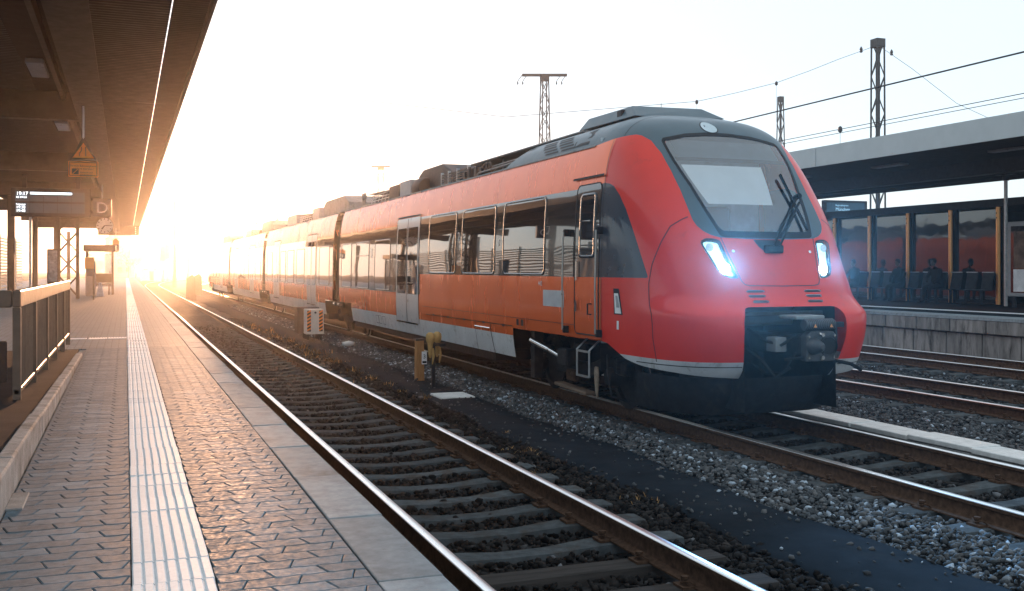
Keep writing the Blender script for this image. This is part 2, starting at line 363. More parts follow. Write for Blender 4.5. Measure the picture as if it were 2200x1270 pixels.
for (x, y, k, lo, hi, l0, h0) in spots:
    dz = random.uniform(-.001, .0006); cut = l0 - .02 < lo or h0 + .02 > hi
    if nobj < 300 and not cut:
        o = bpy.data.objects.new('paver', PAV[k][0]); COL.objects.link(o); o.parent = pl; o.location = (x, y, PZ + dz); o.rotation_euler = (random.uniform(-.002, .002), random.uniform(-.003, .003), random.uniform(-.006, .006)); nobj += 1
    else:
        vs = [(min(max(a + x, lo + .001), hi - .001), b + y, c + PZ + dz) for a, b, c in PAV[k][1]]; rest.add(vs, PAV[k][2])
stuff(rest.build('cut_and_distant_pavers', m_paver, pl))
# tactile strip
def tactile(name='tactile_tile'):
    m = MB(); n = 7; w = .294; p = w / n; prof = [(-w / 2, -.03)]
    for i in range(n):
        x = -w / 2 + i * p; prof += [(x + .003, -.0065), (x + .008, 0), (x + p - .008, 0), (x + p - .003, -.0065)]
    prof += [(w / 2, -.03)]
    m.prism(prof, 'y', -.1475, .1475); o = m.build(name, m_tact); me = o.data; bpy.data.objects.remove(o); return me
TT = tactile()
for k in range(150):
    o = bpy.data.objects.new('tactile_tile', TT); COL.objects.link(o); o.parent = pl
    o.location = (.166 + random.uniform(-.002, .002), 2.9 + k * .3, .7655 + random.uniform(-.0015, .0015)); o.rotation_euler = (random.uniform(-.004, .004), random.uniform(-.004, .004), random.uniform(-.004, .004))
MB().box(.02, .312, 47.8, 139, .74, .765).build('tactile_strip', m_tact, pl)
for x in (-.13, -.43):
    o = bpy.data.objects.new('tactile_tile', TT); COL.objects.link(o); o.parent = pl; o.location = (x, 18.3, .7655)
MB().box(-1.2, -.6, 18.2, 18.4, .74, .766).build('guide_slab', m_tact, pl, bevel=.004)
sm = MB(); sm.box(-.1255, .1255, -.496, .496, -.1, 0); so = sm.build('edge_slab', m_slab, bevel=.006); SLM = so.data; bpy.data.objects.remove(so)
for k in range(37):
    o = bpy.data.objects.new('edge_slab', SLM); COL.objects.link(o); o.parent = pl
    o.location = (.994 + random.uniform(-.004, .004), 3.0 + k * 1.0 + .2, .761 + random.uniform(-.003, .003)); o.rotation_euler = (random.uniform(-.004, .004), random.uniform(-.004, .004), random.uniform(-.003, .003))
    b = o.modifiers.new('bevel', 'BEVEL'); b.width = .006; b.segments = 2
# raised asphalt apron with kerb boards, left
w = MB(); ys = np.linspace(2, 15.9, 40); vs = []
zr = lambda y: .762 + max(0, (15.2 - y)) * .0155
for y in ys: vs += [(-2.3, y, zr(y) + .02), (-1.3, y, zr(y) + .01 * math.sin(y)), (-.62, y, zr(y)), (-.62, y, .7)]
w.add(vs, [(i * 4 + k, i * 4 + k + 1, i * 4 + 5 + k, i * 4 + 4 + k) for i in range(39) for k in range(3)]); struct(w.build('ramp', m_asph, smooth=True))
kb = thing('kerb', 'low concrete kerb boards edging the asphalt ramp on the left', 'kerb', (-.58, 4, .76))
for i, (ya, yb) in enumerate([(2.0, 3.9), (3.92, 5.85), (5.87, 7.8), (7.82, 11.2), (11.22, 14.9)]):
    dx = [0, .005, 0, .0, .004][i]; h = lambda y: zr(y) + (.035 if i < 3 else .022)
    m = MB(); xa, xb = -.625 + dx, -.543 + dx
    m.add([(xa, ya, .7), (xb, ya, .7), (xb, yb, .7), (xa, yb, .7), (xa, ya, h(ya)), (xb, ya, h(ya) - .004), (xb, yb, h(yb) - .004), (xa, yb, h(yb))], [(0, 3, 2, 1), (4, 5, 6, 7), (0, 1, 5, 4), (1, 2, 6, 5), (2, 3, 7, 6), (3, 0, 4, 7)])
    m.build('kerb_board', m_conc, kb, bevel=.012, seg=2)
MB().box(-.54, -.46, 5.4, 5.78, .75, .769).build('patch_slab', m_conc, kb, bevel=.004)

# ---- right platform
XR = 18.4; RZ = .8
rp = MB().box(XR + .14, 34, -10, 150, -.3, RZ - .006).build('platform', m_asph); struct(rp)
MB().box(XR - .05, XR + .75, -10, 150, RZ - .07, RZ + .002).build('edge_strip', m_slab, rp)
MB().box(20.6, 20.95, -10, 150, RZ - .02, RZ + .004).build('white_line', m_tact, rp)
bm1 = MB().box(-.06, .1, -.53, .53, -.3, 0).build('coping_block', m_conc_w, bevel=.015); b1 = bm1.data; bpy.data.objects.remove(bm1)
bm2 = MB().box(-.03, .1, -.534, .534, -.9, 0).build('wall_panel', m_conc_w, bevel=.01); b2 = bm2.data; bpy.data.objects.remove(bm2)
for k in range(34):
    for me, nm, z, sx in ((b1, 'coping_block', RZ - .075, 0.0), (b2, 'wall_panel', RZ - .4, .06)):
        o = bpy.data.objects.new(nm, me); COL.objects.link(o); o.parent = rp; o.location = (XR + sx + .02 + random.uniform(-.006, .006), 12 + k * 1.1 + (.2 if nm[0] == 'w' else 0), z)
        b = o.modifiers.new('bevel', 'BEVEL'); b.width = .012; b.segments = 1
MB().box(XR + .12, XR + .16, -10, 150, -.3, RZ - .1).build('platform_wall', m_conc_w, rp)

# ---- ballast stones
def ico():
    t = (1 + 5 ** .5) / 2; v = np.array([(-1, t, 0), (1, t, 0), (-1, -t, 0), (1, -t, 0), (0, -1, t), (0, 1, t), (0, -1, -t), (0, 1, -t), (t, 0, -1), (t, 0, 1), (-t, 0, -1), (-t, 0, 1)], float)
    v /= np.linalg.norm(v[0]); f = np.array([(0, 11, 5), (0, 5, 1), (0, 1, 7), (0, 7, 10), (0, 10, 11), (1, 5, 9), (5, 11, 4), (11, 10, 2), (10, 7, 6), (7, 1, 8), (3, 9, 4), (3, 4, 2), (3, 2, 6), (3, 6, 8), (3, 8, 9), (4, 9, 5), (2, 4, 11), (6, 2, 10), (8, 6, 7), (9, 8, 1)])
    return v, f
IV, IF = ico()
def stones(name, P, size, mat, bright, label, cat='ballast'):
    N = len(P); V = np.repeat(IV[None], N, 0) * RNG.uniform(.6, 1.3, (N, 12, 1)) * RNG.uniform(.45, 1.4, (N, 1, 3))
    # snap to irregular planes for crushed-rock facets
    q = RNG.normal(size=(N, 4)); q /= np.linalg.norm(q, axis=1)[:, None]; a, b, c, d = q.T
    Rm = np.stack([1 - 2 * (c * c + d * d), 2 * (b * c - a * d), 2 * (b * d + a * c), 2 * (b * c + a * d), 1 - 2 * (b * b + d * d), 2 * (c * d - a * b), 2 * (b * d - a * c), 2 * (c * d + a * b), 1 - 2 * (b * b + c * c)], 1).reshape(N, 3, 3)
    V = np.einsum('nij,nkj->nki', Rm, V); V[..., 2] *= .8
    V = V * size[:, None, None] + P[:, None]
    T = (IF[None] + (np.arange(N) * 12)[:, None, None]).reshape(-1, 3)
    tint = np.clip(RNG.beta(2, 2.6, N) + bright + (RNG.random(N) > .965) * .4, 0, 1)
    return stuff(mesh_np(name, V.reshape(-1, 3), T, mat, attr=np.repeat(tint, 12)), label, cat)
def scatter(x0, x1, y0, y1, dens, zf, r=.03, slp=None, dref=13., edge=0.0):
    n = int((x1 - x0) * (y1 - y0) * dens); P = np.stack([RNG.uniform(x0, x1, n), RNG.uniform(y0, y1, n), np.zeros(n)], 1)
    u, v, d = proj(P - [0, 0, .2]); keep = (u > -250) & (u < 2450) & (v < 1420) & (d > 2) & (RNG.random(n) < np.minimum(1, (dref / d) ** 1.5))
    if slp is not None:
        xc, ys0, amt = slp; ph = np.abs((P[:, 1] - ys0 + .31) % .62 - .31); keep &= ~((ph < .135) & (np.abs(P[:, 0] - xc) < 1.3) & (RNG.random(n) < amt))
        keep &= ~(np.abs(np.abs(P[:, 0] - xc) - .7535) < .075)
    P = P[keep]; d = d[keep]; s = r * RNG.uniform(.55, 1.35, len(P)) * np.minimum(2.2, np.maximum(1, (d / dref)) ** .55)
    P[:, 2] = zf(P[:, 0], P[:, 1]) + RNG.uniform(-.015, .012, len(P)); return P, s
Pa = [scatter(1.1, 2.06, 3, 40, 330, lambda x, y: -.225 + 0 * x, .03), scatter(2.0, 3.6, 3, 40, 360, lambda x, y: -.222 + 0 * x, .028, (NEAR, 3.4, .97)),
      scatter(3.55, 4.62, 3, 45, 420, lambda x, y: -.215 - .01 * (x > 4.4), .03, (NEAR, 3.4, .8))]
stones('dark_ballast', np.concatenate([p for p, s in Pa]), np.concatenate([s for p, s in Pa]), m_ballast_d, -.08, 'dark oily ballast stones in and beside the near track')
Pb = [scatter(5.36, 6.15, 4, 60, 760, lambda x, y: -.23 + .075 * np.clip((x - 5.36) / .45, 0, 1), .027, None, 15), scatter(6.1, 6.6, 4, 34, 420, lambda x, y: -.2 + 0 * x, .03, (TRAIN, 5.2, .75), 15)]
stones('grey_ballast', np.concatenate([p for p, s in Pb]), np.concatenate([s for p, s in Pb]), m_ballast, .12, 'blue grey ballast shoulder stones beside the train track')
Pc = [scatter(6.5, 8.66, 4, 22, 380, lambda x, y: -.228 + 0 * x, .029, (TRAIN, 5.2, .95), 14)]
stones('track_ballast', np.concatenate([p for p, s in Pc]), np.concatenate([s for p, s in Pc]), m_ballast_d, .06, 'dark ballast stones between the rails ahead of the train')
Pd = [scatter(9.06, 11.5, 7, 42, 430, lambda x, y: -.2 - .03 * np.sin((x - 9) * 1.3), .028, (THIRD, 8.4, .6), 17), scatter(11.5, 13.1, 9, 42, 220, lambda x, y: -.215 + 0 * x, .03, (THIRD, 8.4, .9), 17), scatter(13.1, 18.3, 11, 42, 160, lambda x, y: -.225 + 0 * x, .032, (FOURTH, 11, .7), 17)]
stones('far_ballast', np.concatenate([p for p, s in Pd]), np.concatenate([s for p, s in Pd]), m_ballast, .04, 'light and dark ballast stones on the tracks right of the train')

Pe = []
for k in range(1200):
    y = random.uniform(5, 34); e = random.random() ** 4; x = xr(y) - .03 - e * .5 if random.random() < .65 else xl(y) + .03 + e * .5
    Pe.append((x, y, -.183))
stones('loose_stones', np.array(Pe), RNG.uniform(.005, .026, len(Pe)), m_ballast, .05, 'loose small stones strewn on the asphalt walkway')
# ------------------------------------------------------------------ the red train
TX = TRAIN
m_red_lit = wavy(M('train_red_warm_lit', (.8, .13, .022), .26, .42, var=.08, scale=1.5, spec=.15, coat=.35, coat_r=.02, dirt=(.55, .085, .02), dscale=1.1, damt=.6, stretch=(1, 1.0, .35), speck=.15, spcol=(.2, .05, .02), spscale=40), (1, .35, 1), 1.6, .006)  # warm sun glow on the flank put into an orange metallic base
m_rednose = M('nose_red_paint', (.66, .03, .012), .42, var=.06, scale=2, coat=.45, coat_r=.09, spec=.08, bump=.05, bscale=120, bdist=.001, dirt=(.5, .03, .014), dscale=2.5, damt=.6, speck=.5, spcol=(.12, .03, .02), spscale=70)
m_band = wavy(M('train_dark_band', (.06, .052, .048), .1, .5, var=.1, scale=2, coat=1., coat_r=.02), (1, .3, 1), 1.5, .007)  # brownish base tint stands for the golden reflection on the band
m_pane = wavy(M('tinted_window_glass', (.012, .013, .015), .03, var=.1, scale=2, coat=1., coat_r=.0, spec=.6), (1, .3, 1), 1.3, .004)
m_mask = M('train_grey_paint', (.075, .108, .124), .42, var=.08, scale=2, spec=.08, coat=.25, coat_r=.15, dirt=(.07, .095, .108), dscale=2.2, damt=.6)
m_skirt = M('train_white_skirt', (.5, .51, .52), .5, var=.1, scale=3, dirt=(.22, .2, .18), dscale=5, damt=.55, speck=.9, spcol=(.06, .05, .045), coat=.2, coat_r=.2)
m_door = wavy(M('door_silver', (.52, .53, .54), .3, .1, var=.06, scale=3, coat=.6, coat_r=.05), (1, .3, 1), 1.6, .004)
m_roof = M('roof_grey', (.2, .2, .2), .55, .1, var=.2, scale=3, dirt=(.09, .085, .08), dscale=3, damt=.5)
m_seam = M('seam_black', (.015, .015, .016), .55, var=.2, scale=30)
m_under = M('underframe_dark', (.018, .019, .022), .7, .0, var=.35, scale=8, bump=.3, bscale=50, dirt=(.05, .04, .032), dscale=4, damt=.55)
m_chrome = M('bright_steel', (.7, .68, .66), .18, 1., var=.05, scale=10)
m_screen = glass('windscreen_glass', (.93, .98, 1.0), .01, .14)
m_lens = glass('headlight_cover', (.9, .97, 1.0), .02, .03)
m_blind = M('white_roller_blind', (.93, .94, .93), .8, var=.04, scale=3)
m_cabin = M('cab_interior_grey', (.55, .62, .65), .7, var=.2, scale=4)

def pchip(x, y):
    x = np.array(x, float); y = np.array(y, float); h = np.diff(x); d = np.diff(y) / h; m = np.zeros_like(x); m[0] = d[0]; m[-1] = d[-1]
    for i in range(1, len(x) - 1):
        if d[i - 1] * d[i] > 0:
            w1 = 2 * h[i] + h[i - 1]; w2 = h[i] + 2 * h[i - 1]; m[i] = (w1 + w2) / (w1 / d[i - 1] + w2 / d[i])
    def f(t):
        t = np.clip(np.asarray(t, float), x[0], x[-1]); i = np.clip(np.searchsorted(x, t) - 1, 0, len(x) - 2); u = (t - x[i]) / h[i]
        return (2 * u ** 3 - 3 * u ** 2 + 1) * y[i] + (u ** 3 - 2 * u ** 2 + u) * h[i] * m[i] + (-2 * u ** 3 + 3 * u ** 2) * y[i + 1] + (u ** 3 - u ** 2) * h[i] * m[i + 1]
    return f
WZ = pchip([.3, .5, .85, 1.2, 1.6, 2.0, 2.6, 3.0, 3.3, 3.6, 3.78, 3.9, 4.0, 4.05, 4.075], [1.37, 1.40, 1.45, 1.463, 1.463, 1.458, 1.44, 1.41, 1.365, 1.275, 1.16, 1.0, .73, .46, .0])
YF = pchip([.3, .55, .68, .85, 1.22, 1.36, 1.5, 1.6, 1.72, 2.0, 2.3, 3.0, 3.6, 3.78, 3.9, 3.98, 4.04, 4.075], [10.4, 10.3, 10.17, 10.07, 9.98, 10.0, 10.13, 10.21, 10.27, 10.42, 10.57, 11.08, 11.6, 11.8, 12.0, 12.25, 12.5, 12.74])
NZ = pchip([.3, 1.2, 1.36, 1.6, 2.2, 3.0, 3.6, 4.075], [4.4, 4.8, 5.0, 4.4, 4.3, 4.3, 4.0, 2.6])
NY0 = 12.75
def nsec(z, n):
    w = float(WZ(z)); L = NY0 - float(YF(z)); e = float(NZ(z)); t = np.linspace(-np.pi / 2, np.pi / 2, 1601)
    x = w * np.sign(np.sin(t)) * np.abs(np.sin(t)) ** (2 / e); y = NY0 - L * np.abs(np.cos(t)) ** (2 / e)
    a = np.concatenate([[0], np.cumsum(np.hypot(np.diff(x), np.diff(y)))]); a /= max(a[-1], 1e-9)
    u = np.linspace(0, 1, n); return np.stack([np.interp(u, a, x) + TX, np.interp(u, a, y), np.full(n, z)], 1)
NS = 201
NZS = np.concatenate([np.linspace(.3, 3.4, 130), np.linspace(3.4, 4.07, 48)[1:], [4.0735, 4.075]])
NSS = np.linspace(-1, 1, NS)
NP = np.array([nsec(z, NS) for z in NZS])
_du = np.gradient(NP, axis=1); _dv = np.gradient(NP, axis=0)
NN = np.cross(_du, _dv); NN /= np.maximum(1e-9, np.linalg.norm(NN, axis=2))[..., None]
NN[-1] = (0, 0, 1)
NN[:, 0] = NN[:, 1] * [1, 0, 1]; NN[:, -1] = NN[:, -2] * [1, 0, 1]; NN /= np.maximum(1e-9, np.linalg.norm(NN, axis=2))[..., None]
if NN[40, NS // 2, 1] > 0: NN = -NN
def npos(s, z, lift=0.):
    """point and normal of the nose surface"""
    s = np.asarray(s, float); z = np.asarray(z, float)
    fi = np.interp(z, NZS, np.arange(len(NZS))); fj = (np.clip(s, -1, 1) + 1) / 2 * (NS - 1)
    i = np.clip(fi.astype(int), 0, len(NZS) - 2); j = np.clip(fj.astype(int), 0, NS - 2); a = (fi - i)[..., None]; b = (fj - j)[..., None]
    g = lambda A: (A[i, j] * (1 - a) * (1 - b) + A[i + 1, j] * a * (1 - b) + A[i, j + 1] * (1 - a) * b + A[i + 1, j + 1] * a * b)
    n = g(NN); n = n / np.linalg.norm(n, axis=-1)[..., None]; return g(NP) + n * lift, n
NW = 3.4   # metres per unit of s, near enough
def sdf(poly, S_, Z_):
    """signed distance to a polygon in (s*NW, z); negative inside"""
    P = np.array(poly, float) * [NW, 1]; x = S_ * NW; y = Z_; d = np.full(x.shape, 1e9); ins = np.zeros(x.shape, bool)
    for a, b in zip(P, np.roll(P, -1, 0)):
        e = b - a; t = np.clip(((x - a[0]) * e[0] + (y - a[1]) * e[1]) / max(1e-12, e @ e), 0, 1)
        d = np.minimum(d, np.hypot(x - a[0] - t * e[0], y - a[1] - t * e[1]))
        c = ((a[1] > y) != (b[1] > y)) & (x < (b[0] - a[0]) * (y - a[1]) / ((b[1] - a[1]) or 1e-12) + a[0]); ins ^= c
    return np.where(ins, -d, d)
# vertex rows: x y z  nx ny nz  s zz
ii, jj = np.meshgrid(np.arange(len(NZS) - 1), np.arange(NS - 1), indexing='ij'); q0 = (ii * NS + jj).ravel()
NT_ = np.concatenate([np.stack([q0, q0 + 1, q0 + NS + 1], 1), np.stack([q0, q0 + NS + 1, q0 + NS], 1)])
NA = np.concatenate([NP.reshape(-1, 3), NN.reshape(-1, 3), np.stack(np.meshgrid(NSS, NZS), -1).reshape(-1, 2)], 1)
def cut(A, T, f):
    """split a triangle soup along f=0 -> (A2, inside f<0, outside)"""
    f = np.where(np.abs(f) < 1e-7, 1e-7, f); neg = f < 0; c = neg[T].sum(1); tin = [T[c == 3]]; tout = [T[c == 0]]; new = []; cache = {}; base = len(A)
    def ev(a, b):
        k = (min(a, b), max(a, b))
        if k not in cache:
            t = f[a] / (f[a] - f[b]); cache[k] = base + len(new); new.append(A[a] * (1 - t) + A[b] * t)
        return cache[k]
    ti, to = [], []
    for tri in T[(c == 1) | (c == 2)]:
        k = [bool(neg[v]) for v in tri]; lone = k.index(True) if sum(k) == 1 else k.index(False)
        a, b, d = int(tri[lone]), int(tri[(lone + 1) % 3]), int(tri[(lone + 2) % 3]); e1, e2 = ev(a, b), ev(a, d)
        (ti if sum(k) == 1 else to).append((a, e1, e2)); (to if sum(k) == 1 else ti).extend([(e1, b, d), (e1, d, e2)])
    A2 = np.concatenate([A, np.array(new).reshape(-1, A.shape[1])]) if new else A
    cat = lambda L, x: np.concatenate(L + [np.array(x, int).reshape(-1, 3)])
    return A2, cat(tin, ti), cat(tout, to)
def piece(name, A, T, mat, parent, lift=0.):
    u, inv = np.unique(T, return_inverse=True); B = A[u]; n = B[:, 3:6] / np.linalg.norm(B[:, 3:6], axis=1)[:, None]
    return mesh_np(name, B[:, :3] + n * lift, inv.reshape(-1, 3), mat, parent, True, n)
def sym(half): return half + [(-s, z) for s, z in reversed(half)]
MASK = [(-1.02, 3.6)] + [(-.75, 3.64), (-.625, 3.655), (-.57, 3.66), (-.53, 3.64), (-.467, 3.56), (-.408, 3.38), (-.367, 3.15), (-.335, 2.9), (-.317, 2.69), (-.302, 2.5), (-.29, 2.43), (-.267, 2.36), (-.24, 2.315), (-.208, 2.287), (-.1, 2.272), (0, 2.268)]
MASKP = MASK + [(-s, z) for s, z in reversed(MASK[:-1])] + [(1.02, 4.2), (-1.02, 4.2)]
SCREEN = sym([(-.1, 2.285), (-.19, 2.293), (-.205, 2.31), (-.292, 2.942), (-.408, 3.56), (-.4, 3.6), (-.25, 3.675), (-.1, 3.705), (0, 3.71)][::1]); SCREEN = [p for i, p in enumerate(SCREEN) if i == 0 or p != SCREEN[i - 1]]
HEAD = [(-.285, 2.22), (-.279, 2.258), (-.262, 2.278), (-.24, 2.277), (-.216, 2.262), (-.208, 2.24), (-.196, 2.09), (-.182, 1.94), (-.166, 1.81), (-.17, 1.797), (-.195, 1.8), (-.222, 1.835), (-.24, 1.91), (-.262, 2.06), (-.279, 2.17)]
OPEN = [(-.155, 1.468), (-.17, 1.458), (-.178, 1.42), (-.186, 1.3), (-.186, 1.1), (-.18, .88), (-.174, .66), (-.165, .2)]; OPEN = OPEN + [(-s, z) for s, z in reversed(OPEN)]
SWOOSH = [(-.83, 1.8), (-.508, 1.8), (-.53, 2.0), (-.558, 2.235), (-.585, 2.45), (-.617, 2.672), (-.66, 2.86), (-.708, 2.984), (-.75, 3.03), (-.8, 3.046), (-1.05, 3.03), (-1.05, 1.8)]
train = thing('regional_train', 'orange red electric regional train with lit headlights, standing at the platform', 'train', (TX, 10, 0))
A, T = NA, NT_
zb = np.interp(np.abs(A[:, 6]), [0, .175, .3, .4, .55, .592, .675, .808, .867, 1.0], [.63, .63, .66, .69, .72, .735, .78, .945, .966, .97])
A, _, T = cut(A, T, A[:, 7] - zb)
A, _, T = cut(A, T, sdf(OPEN, A[:, 6], A[:, 7]))
A, TS, T = cut(A, T, sdf(SCREEN, A[:, 6], A[:, 7]))
A, TM, T = cut(A, T, sdf(MASKP, A[:, 6], A[:, 7]))
heads = []
for sg in (1, -1):
    A, th, T = cut(A, T, sdf([(s * sg, z) for s, z in HEAD], A[:, 6], A[:, 7])); heads.append(th)
slots = []
for sg in (-1, 1):
    for (sa, sb, z0, z1) in ((.078, .15, 1.632, 1.664), (.078, .146, 1.574, 1.606), (.072, .137, 1.512, 1.545)):
        r = .012 / NW; P = [(sa, z0 + .008), (sa + r, z0), (sb - r, z0), (sb, z0 + .008), (sb, z1 - .008), (sb - r, z1), (sa + r, z1), (sa, z1 - .008)]
        A, ts, T = cut(A, T, sdf([(sg * s, z) for s, z in P], A[:, 6], A[:, 7])); slots.append(ts)
A, TSK, T = cut(A, T, A[:, 7] - .832)
swo = []
for sg in (1, -1):
    A, tw, T = cut(A, T, sdf([(s * sg, z) for s, z in SWOOSH], A[:, 6], A[:, 7])); swo.append(tw)
A, T, tcs = cut(A, T, A[:, 1] - 12.2)
[piece('cab_side_panel', A, tcs[((A[tcs[:, 0], 6] < 0) == q) & ((A[tcs, 7].mean(1) > 2.4) == u)], m_red_lit, train) for q in (True, False) for u in (True, False)]
nose = piece('nose_shell', A, T, m_rednose, train)
piece('nose_mask', A, TM, m_mask, train); [piece('nose_skirt', A, TSK[(A[TSK[:, 0], 6] < 0) == q], m_skirt, train) for q in (True, False)]
m_swoosh = M('nose_dark_wedge', (.018, .026, .04), .3, var=.1, coat=.45, coat_r=.05)
for tw in swo: piece('nose_side_panel', A, tw, m_swoosh, train)
fs_ = sdf(SCREEN, A[:, 6], A[:, 7]); fr = np.where(A[:, 7] < 2.5, fs_ + .05 + np.clip(2.42 - A[:, 7], 0, .1) * .55, fs_ + .05)
A, tg, tf = cut(A, TS, fr)
wsc = piece('windscreen', A, tg, m_screen, train, -.004); piece('windscreen_frame', A, tf, m_seam, wsc, .001)
for th in heads:
    f = sdf(HEAD, -np.abs(A[:, 6]), A[:, 7]) + .022; A, tl, tr = cut(A, th, f)
    h = piece('headlight', A, tr, m_seam, train, .001); piece('lens', A, tl, m_lens, h, .002)
    m_bowl = M('headlight_bowl', (.55, .6, .62), .25, .6, var=.1, scale=9, emis=(.3, .72, 1.0), estr=1.0); piece('reflector', A, tl, m_bowl, h, -.05)
for ts in slots: piece('vent_slot', A, ts, m_seam, nose, -.018)
m_lamp = emit('headlight_glow', (.7, .9, 1.0), 60.); m_lamp2 = M('headlight_dim', (.6, .65, .7), .1, .9)
for sg in (-1, 1):
    for (s, z, r, mt) in ((-.205, 1.92, .062, m_lamp), (-.252, 2.18, .05, m_lamp2)):
        p, n = npos(s * -sg, z, -.03); p = Vector(p); n = Vector((float(n[0]) * .4, -1, float(n[2]) * .3)).normalized()
        MB().cyl(p - n * .02, p + n * .006, r * .8, r, 20).build('bulb', mt, train, smooth=True)
    p, n = npos(.205 * sg, 1.92, .03); p = Vector(p)
    ld = bpy.data.lights.new('headlight_lamp', 'SPOT'); lo = bpy.data.objects.new('headlight_lamp', ld); COL.objects.link(lo); lo.location = p; adopt(lo, train)
    ld.energy = 850; ld.color = (.16, .5, 1.0); ld.spot_size = R(96); ld.spot_blend = .8; ld.shadow_soft_size = .05
    lo.rotation_euler = (R(99), 0, R(180) + R(3) * sg)
def ribbon(pts, wd, lift=.0025, name='seam', mat=None, parent=None):
    P = np.array(pts, float); k = [0]
    for a, b in zip(P[:-1], P[1:]): k.append(k[-1] + math.hypot((b[0] - a[0]) * NW, b[1] - a[1]))
    t = np.arange(0, k[-1], .03); t = np.append(t, k[-1]); s = np.interp(t, k, P[:, 0]); z = np.interp(t, k, P[:, 1]); p, n = npos(s, z, lift)
    tg = np.gradient(p, axis=0); sd = np.cross(tg, n); sd /= np.maximum(1e-9, np.linalg.norm(sd, axis=1))[:, None]
    V = np.concatenate([p - sd * wd / 2, p + sd * wd / 2]); N = len(p); Tq = np.array([(i, i + 1, N + i + 1, N + i) for i in range(N - 1)])
    return mesh_np(name, V, Tq, mat or m_seam, parent or nose)
SEAM = [(-.318, 2.54), (-.345, 2.505), (-.39, 2.425), (-.433, 2.235), (-.483, 1.964), (-.508, 1.736), (-.517, 1.444), (-.508, 1.07), (-.485, .8)]
for sg in (1, -1):
    ribbon([(s * sg, z) for s, z in SEAM], .014)
    ribbon([(s * sg, z) for s, z in [(-.205, 2.285), (-.157, 1.76), (-.148, 1.725), (-.13, 1.712), (0, 1.706)]], .012)
    ribbon([(s * sg, z) for s, z in [(-.18, .775), (-.3, .775), (-.45, .772), (-.6, .77)]], .012)
    ribbon([(s * sg, 3.62 + 0 * z) if False else (s * sg, z) for s, z in [(-.66, 3.66), (-.64, 3.8), (-.6, 3.92), (-.52, 4.0), (-.35, 4.06)]], .01)
    p, n = npos(-.165 * sg, 2.12, .0); p = Vector(p); n = Vector(n); MB().cyl(p, p + n * .006, .02, n=14).build('bolt_cover', m_chrome, nose, smooth=True)
# wiper recess in the hood
m_notch = M('wiper_recess', (.02, .025, .03), .5)
NO = [(-.07, 2.262), (-.055, 2.18), (-.04, 2.135), (-.03, 2.12), (.03, 2.12), (.042, 2.14), (.047, 2.18), (.047, 2.262)]
cp, _ = npos(0., 2.2, .003); m = MB(); pn = [tuple(npos(s, z, .003)[0]) for s, z in NO]; m.add(pn, [tuple(range(len(pn)))]); m.build('wiper_recess', m_notch, nose)
# roof marker lamp
lp = []; c_, n_ = npos(-.04, 3.79)
for k in range(24):
    t = 2 * math.pi * k / 24; lp.append(tuple(npos(-.04 + math.cos(t) * .062, 3.79 + math.sin(t) * .085, .006)[0]))
lm = MB().add(lp, [tuple(range(24))]).build('top_lamp', M('top_lamp_cover', (.36, .45, .48), .12, var=.1, coat=1., coat_r=.02), train)
lp = []
for k in range(24):
    t = 2 * math.pi * k / 24; lp.append(tuple(npos(-.04 + math.cos(t) * .07, 3.79 + math.sin(t) * .095, .003)[0]))
MB().add(lp, [tuple(range(24))]).build('lamp_rim', m_seam, lm)
# behind the windscreen: blind, destination panel, cab
def inner(sa, sb, z0, z1, back, mat, name, sb1=None, sa1=None):
    S_, Z_ = np.meshgrid(np.linspace(0, 1, 14), np.linspace(z0, z1, 10)); u = (Z_ - z0) / (z1 - z0)
    l0 = sa + ((sa1 if sa1 is not None else sa) - sa) * u; r0 = sb + ((sb1 if sb1 is not None else sb) - sb) * u
    p, n = npos(l0 + (r0 - l0) * S_, Z_, -back); V = p.reshape(-1, 3); Tq = np.array([(i * 14 + j, i * 14 + j + 1, i * 14 + 15 + j, i * 14 + 14 + j) for i in range(9) for j in range(13)])
    return mesh_np(name, V, Tq, mat, wsc, True)
inner(-.212, .105, 2.74, 3.26, .045, m_blind, 'blind', .165, -.305)
inner(-.31, .31, 3.33, 3.6, .03, M('destination_panel', (.1, .12, .13), .4), 'destination_display', .36, -.36)
inner(-.33, .33, 3.285, 3.34, .012, m_seam, 'crossbar', .34, -.34)
cb = MB(); cb.box(TX - 1.25, TX + 1.25, 12.6, 12.65, .9, 3.7); cb.build('cab_wall', m_cabin, train)
MB().box(TX - 1.15, TX + 1.15, 10.95, 11.5, 1.2, 2.12).build('driver_desk', M('desk_grey', (.34, .4, .43), .5), train, bevel=.04, seg=2)
MB().box(TX - .35, TX + .35, 11.9, 12.05, 2.0, 2.75).build('driver_seat', m_black, train, bevel=.06, seg=3)
MB().box(TX - .2, TX - .02, 12.5, 12.59, 2.0, 2.9).build('cab_door_window', m_white, train)
# wipers
def off(x, y, z, d=.06): return (x, y - d * .75, z + d * .5)
P0 = off(7.30, 10.47, 2.17); P0b = off(7.37, 10.45, 2.15); J = off(7.98, 10.93, 2.80); B0 = off(7.885, 11.16, 3.1, .05); B1 = off(7.9, 10.62, 2.37, .05)
wi = MB().bar(P0, J, .022).build('wiper_arm', m_black, train); MB().bar(P0b, off(7.955, 10.86, 2.72), .022).build('wiper_arm', m_black, train)
MB().bar(B0, B1, .02, .035).build('wiper_blade', m_black, train); MB().cyl(off(7.98, 10.96, 2.80, .03), off(7.98, 10.9, 2.80, .08), .035, n=10).build('wiper_joint', m_black, train)
b = MB(); b.box(7.2, 7.45, 10.42, 10.5, 2.1, 2.2); b.build('wiper_base', m_under, train, bevel=.015)
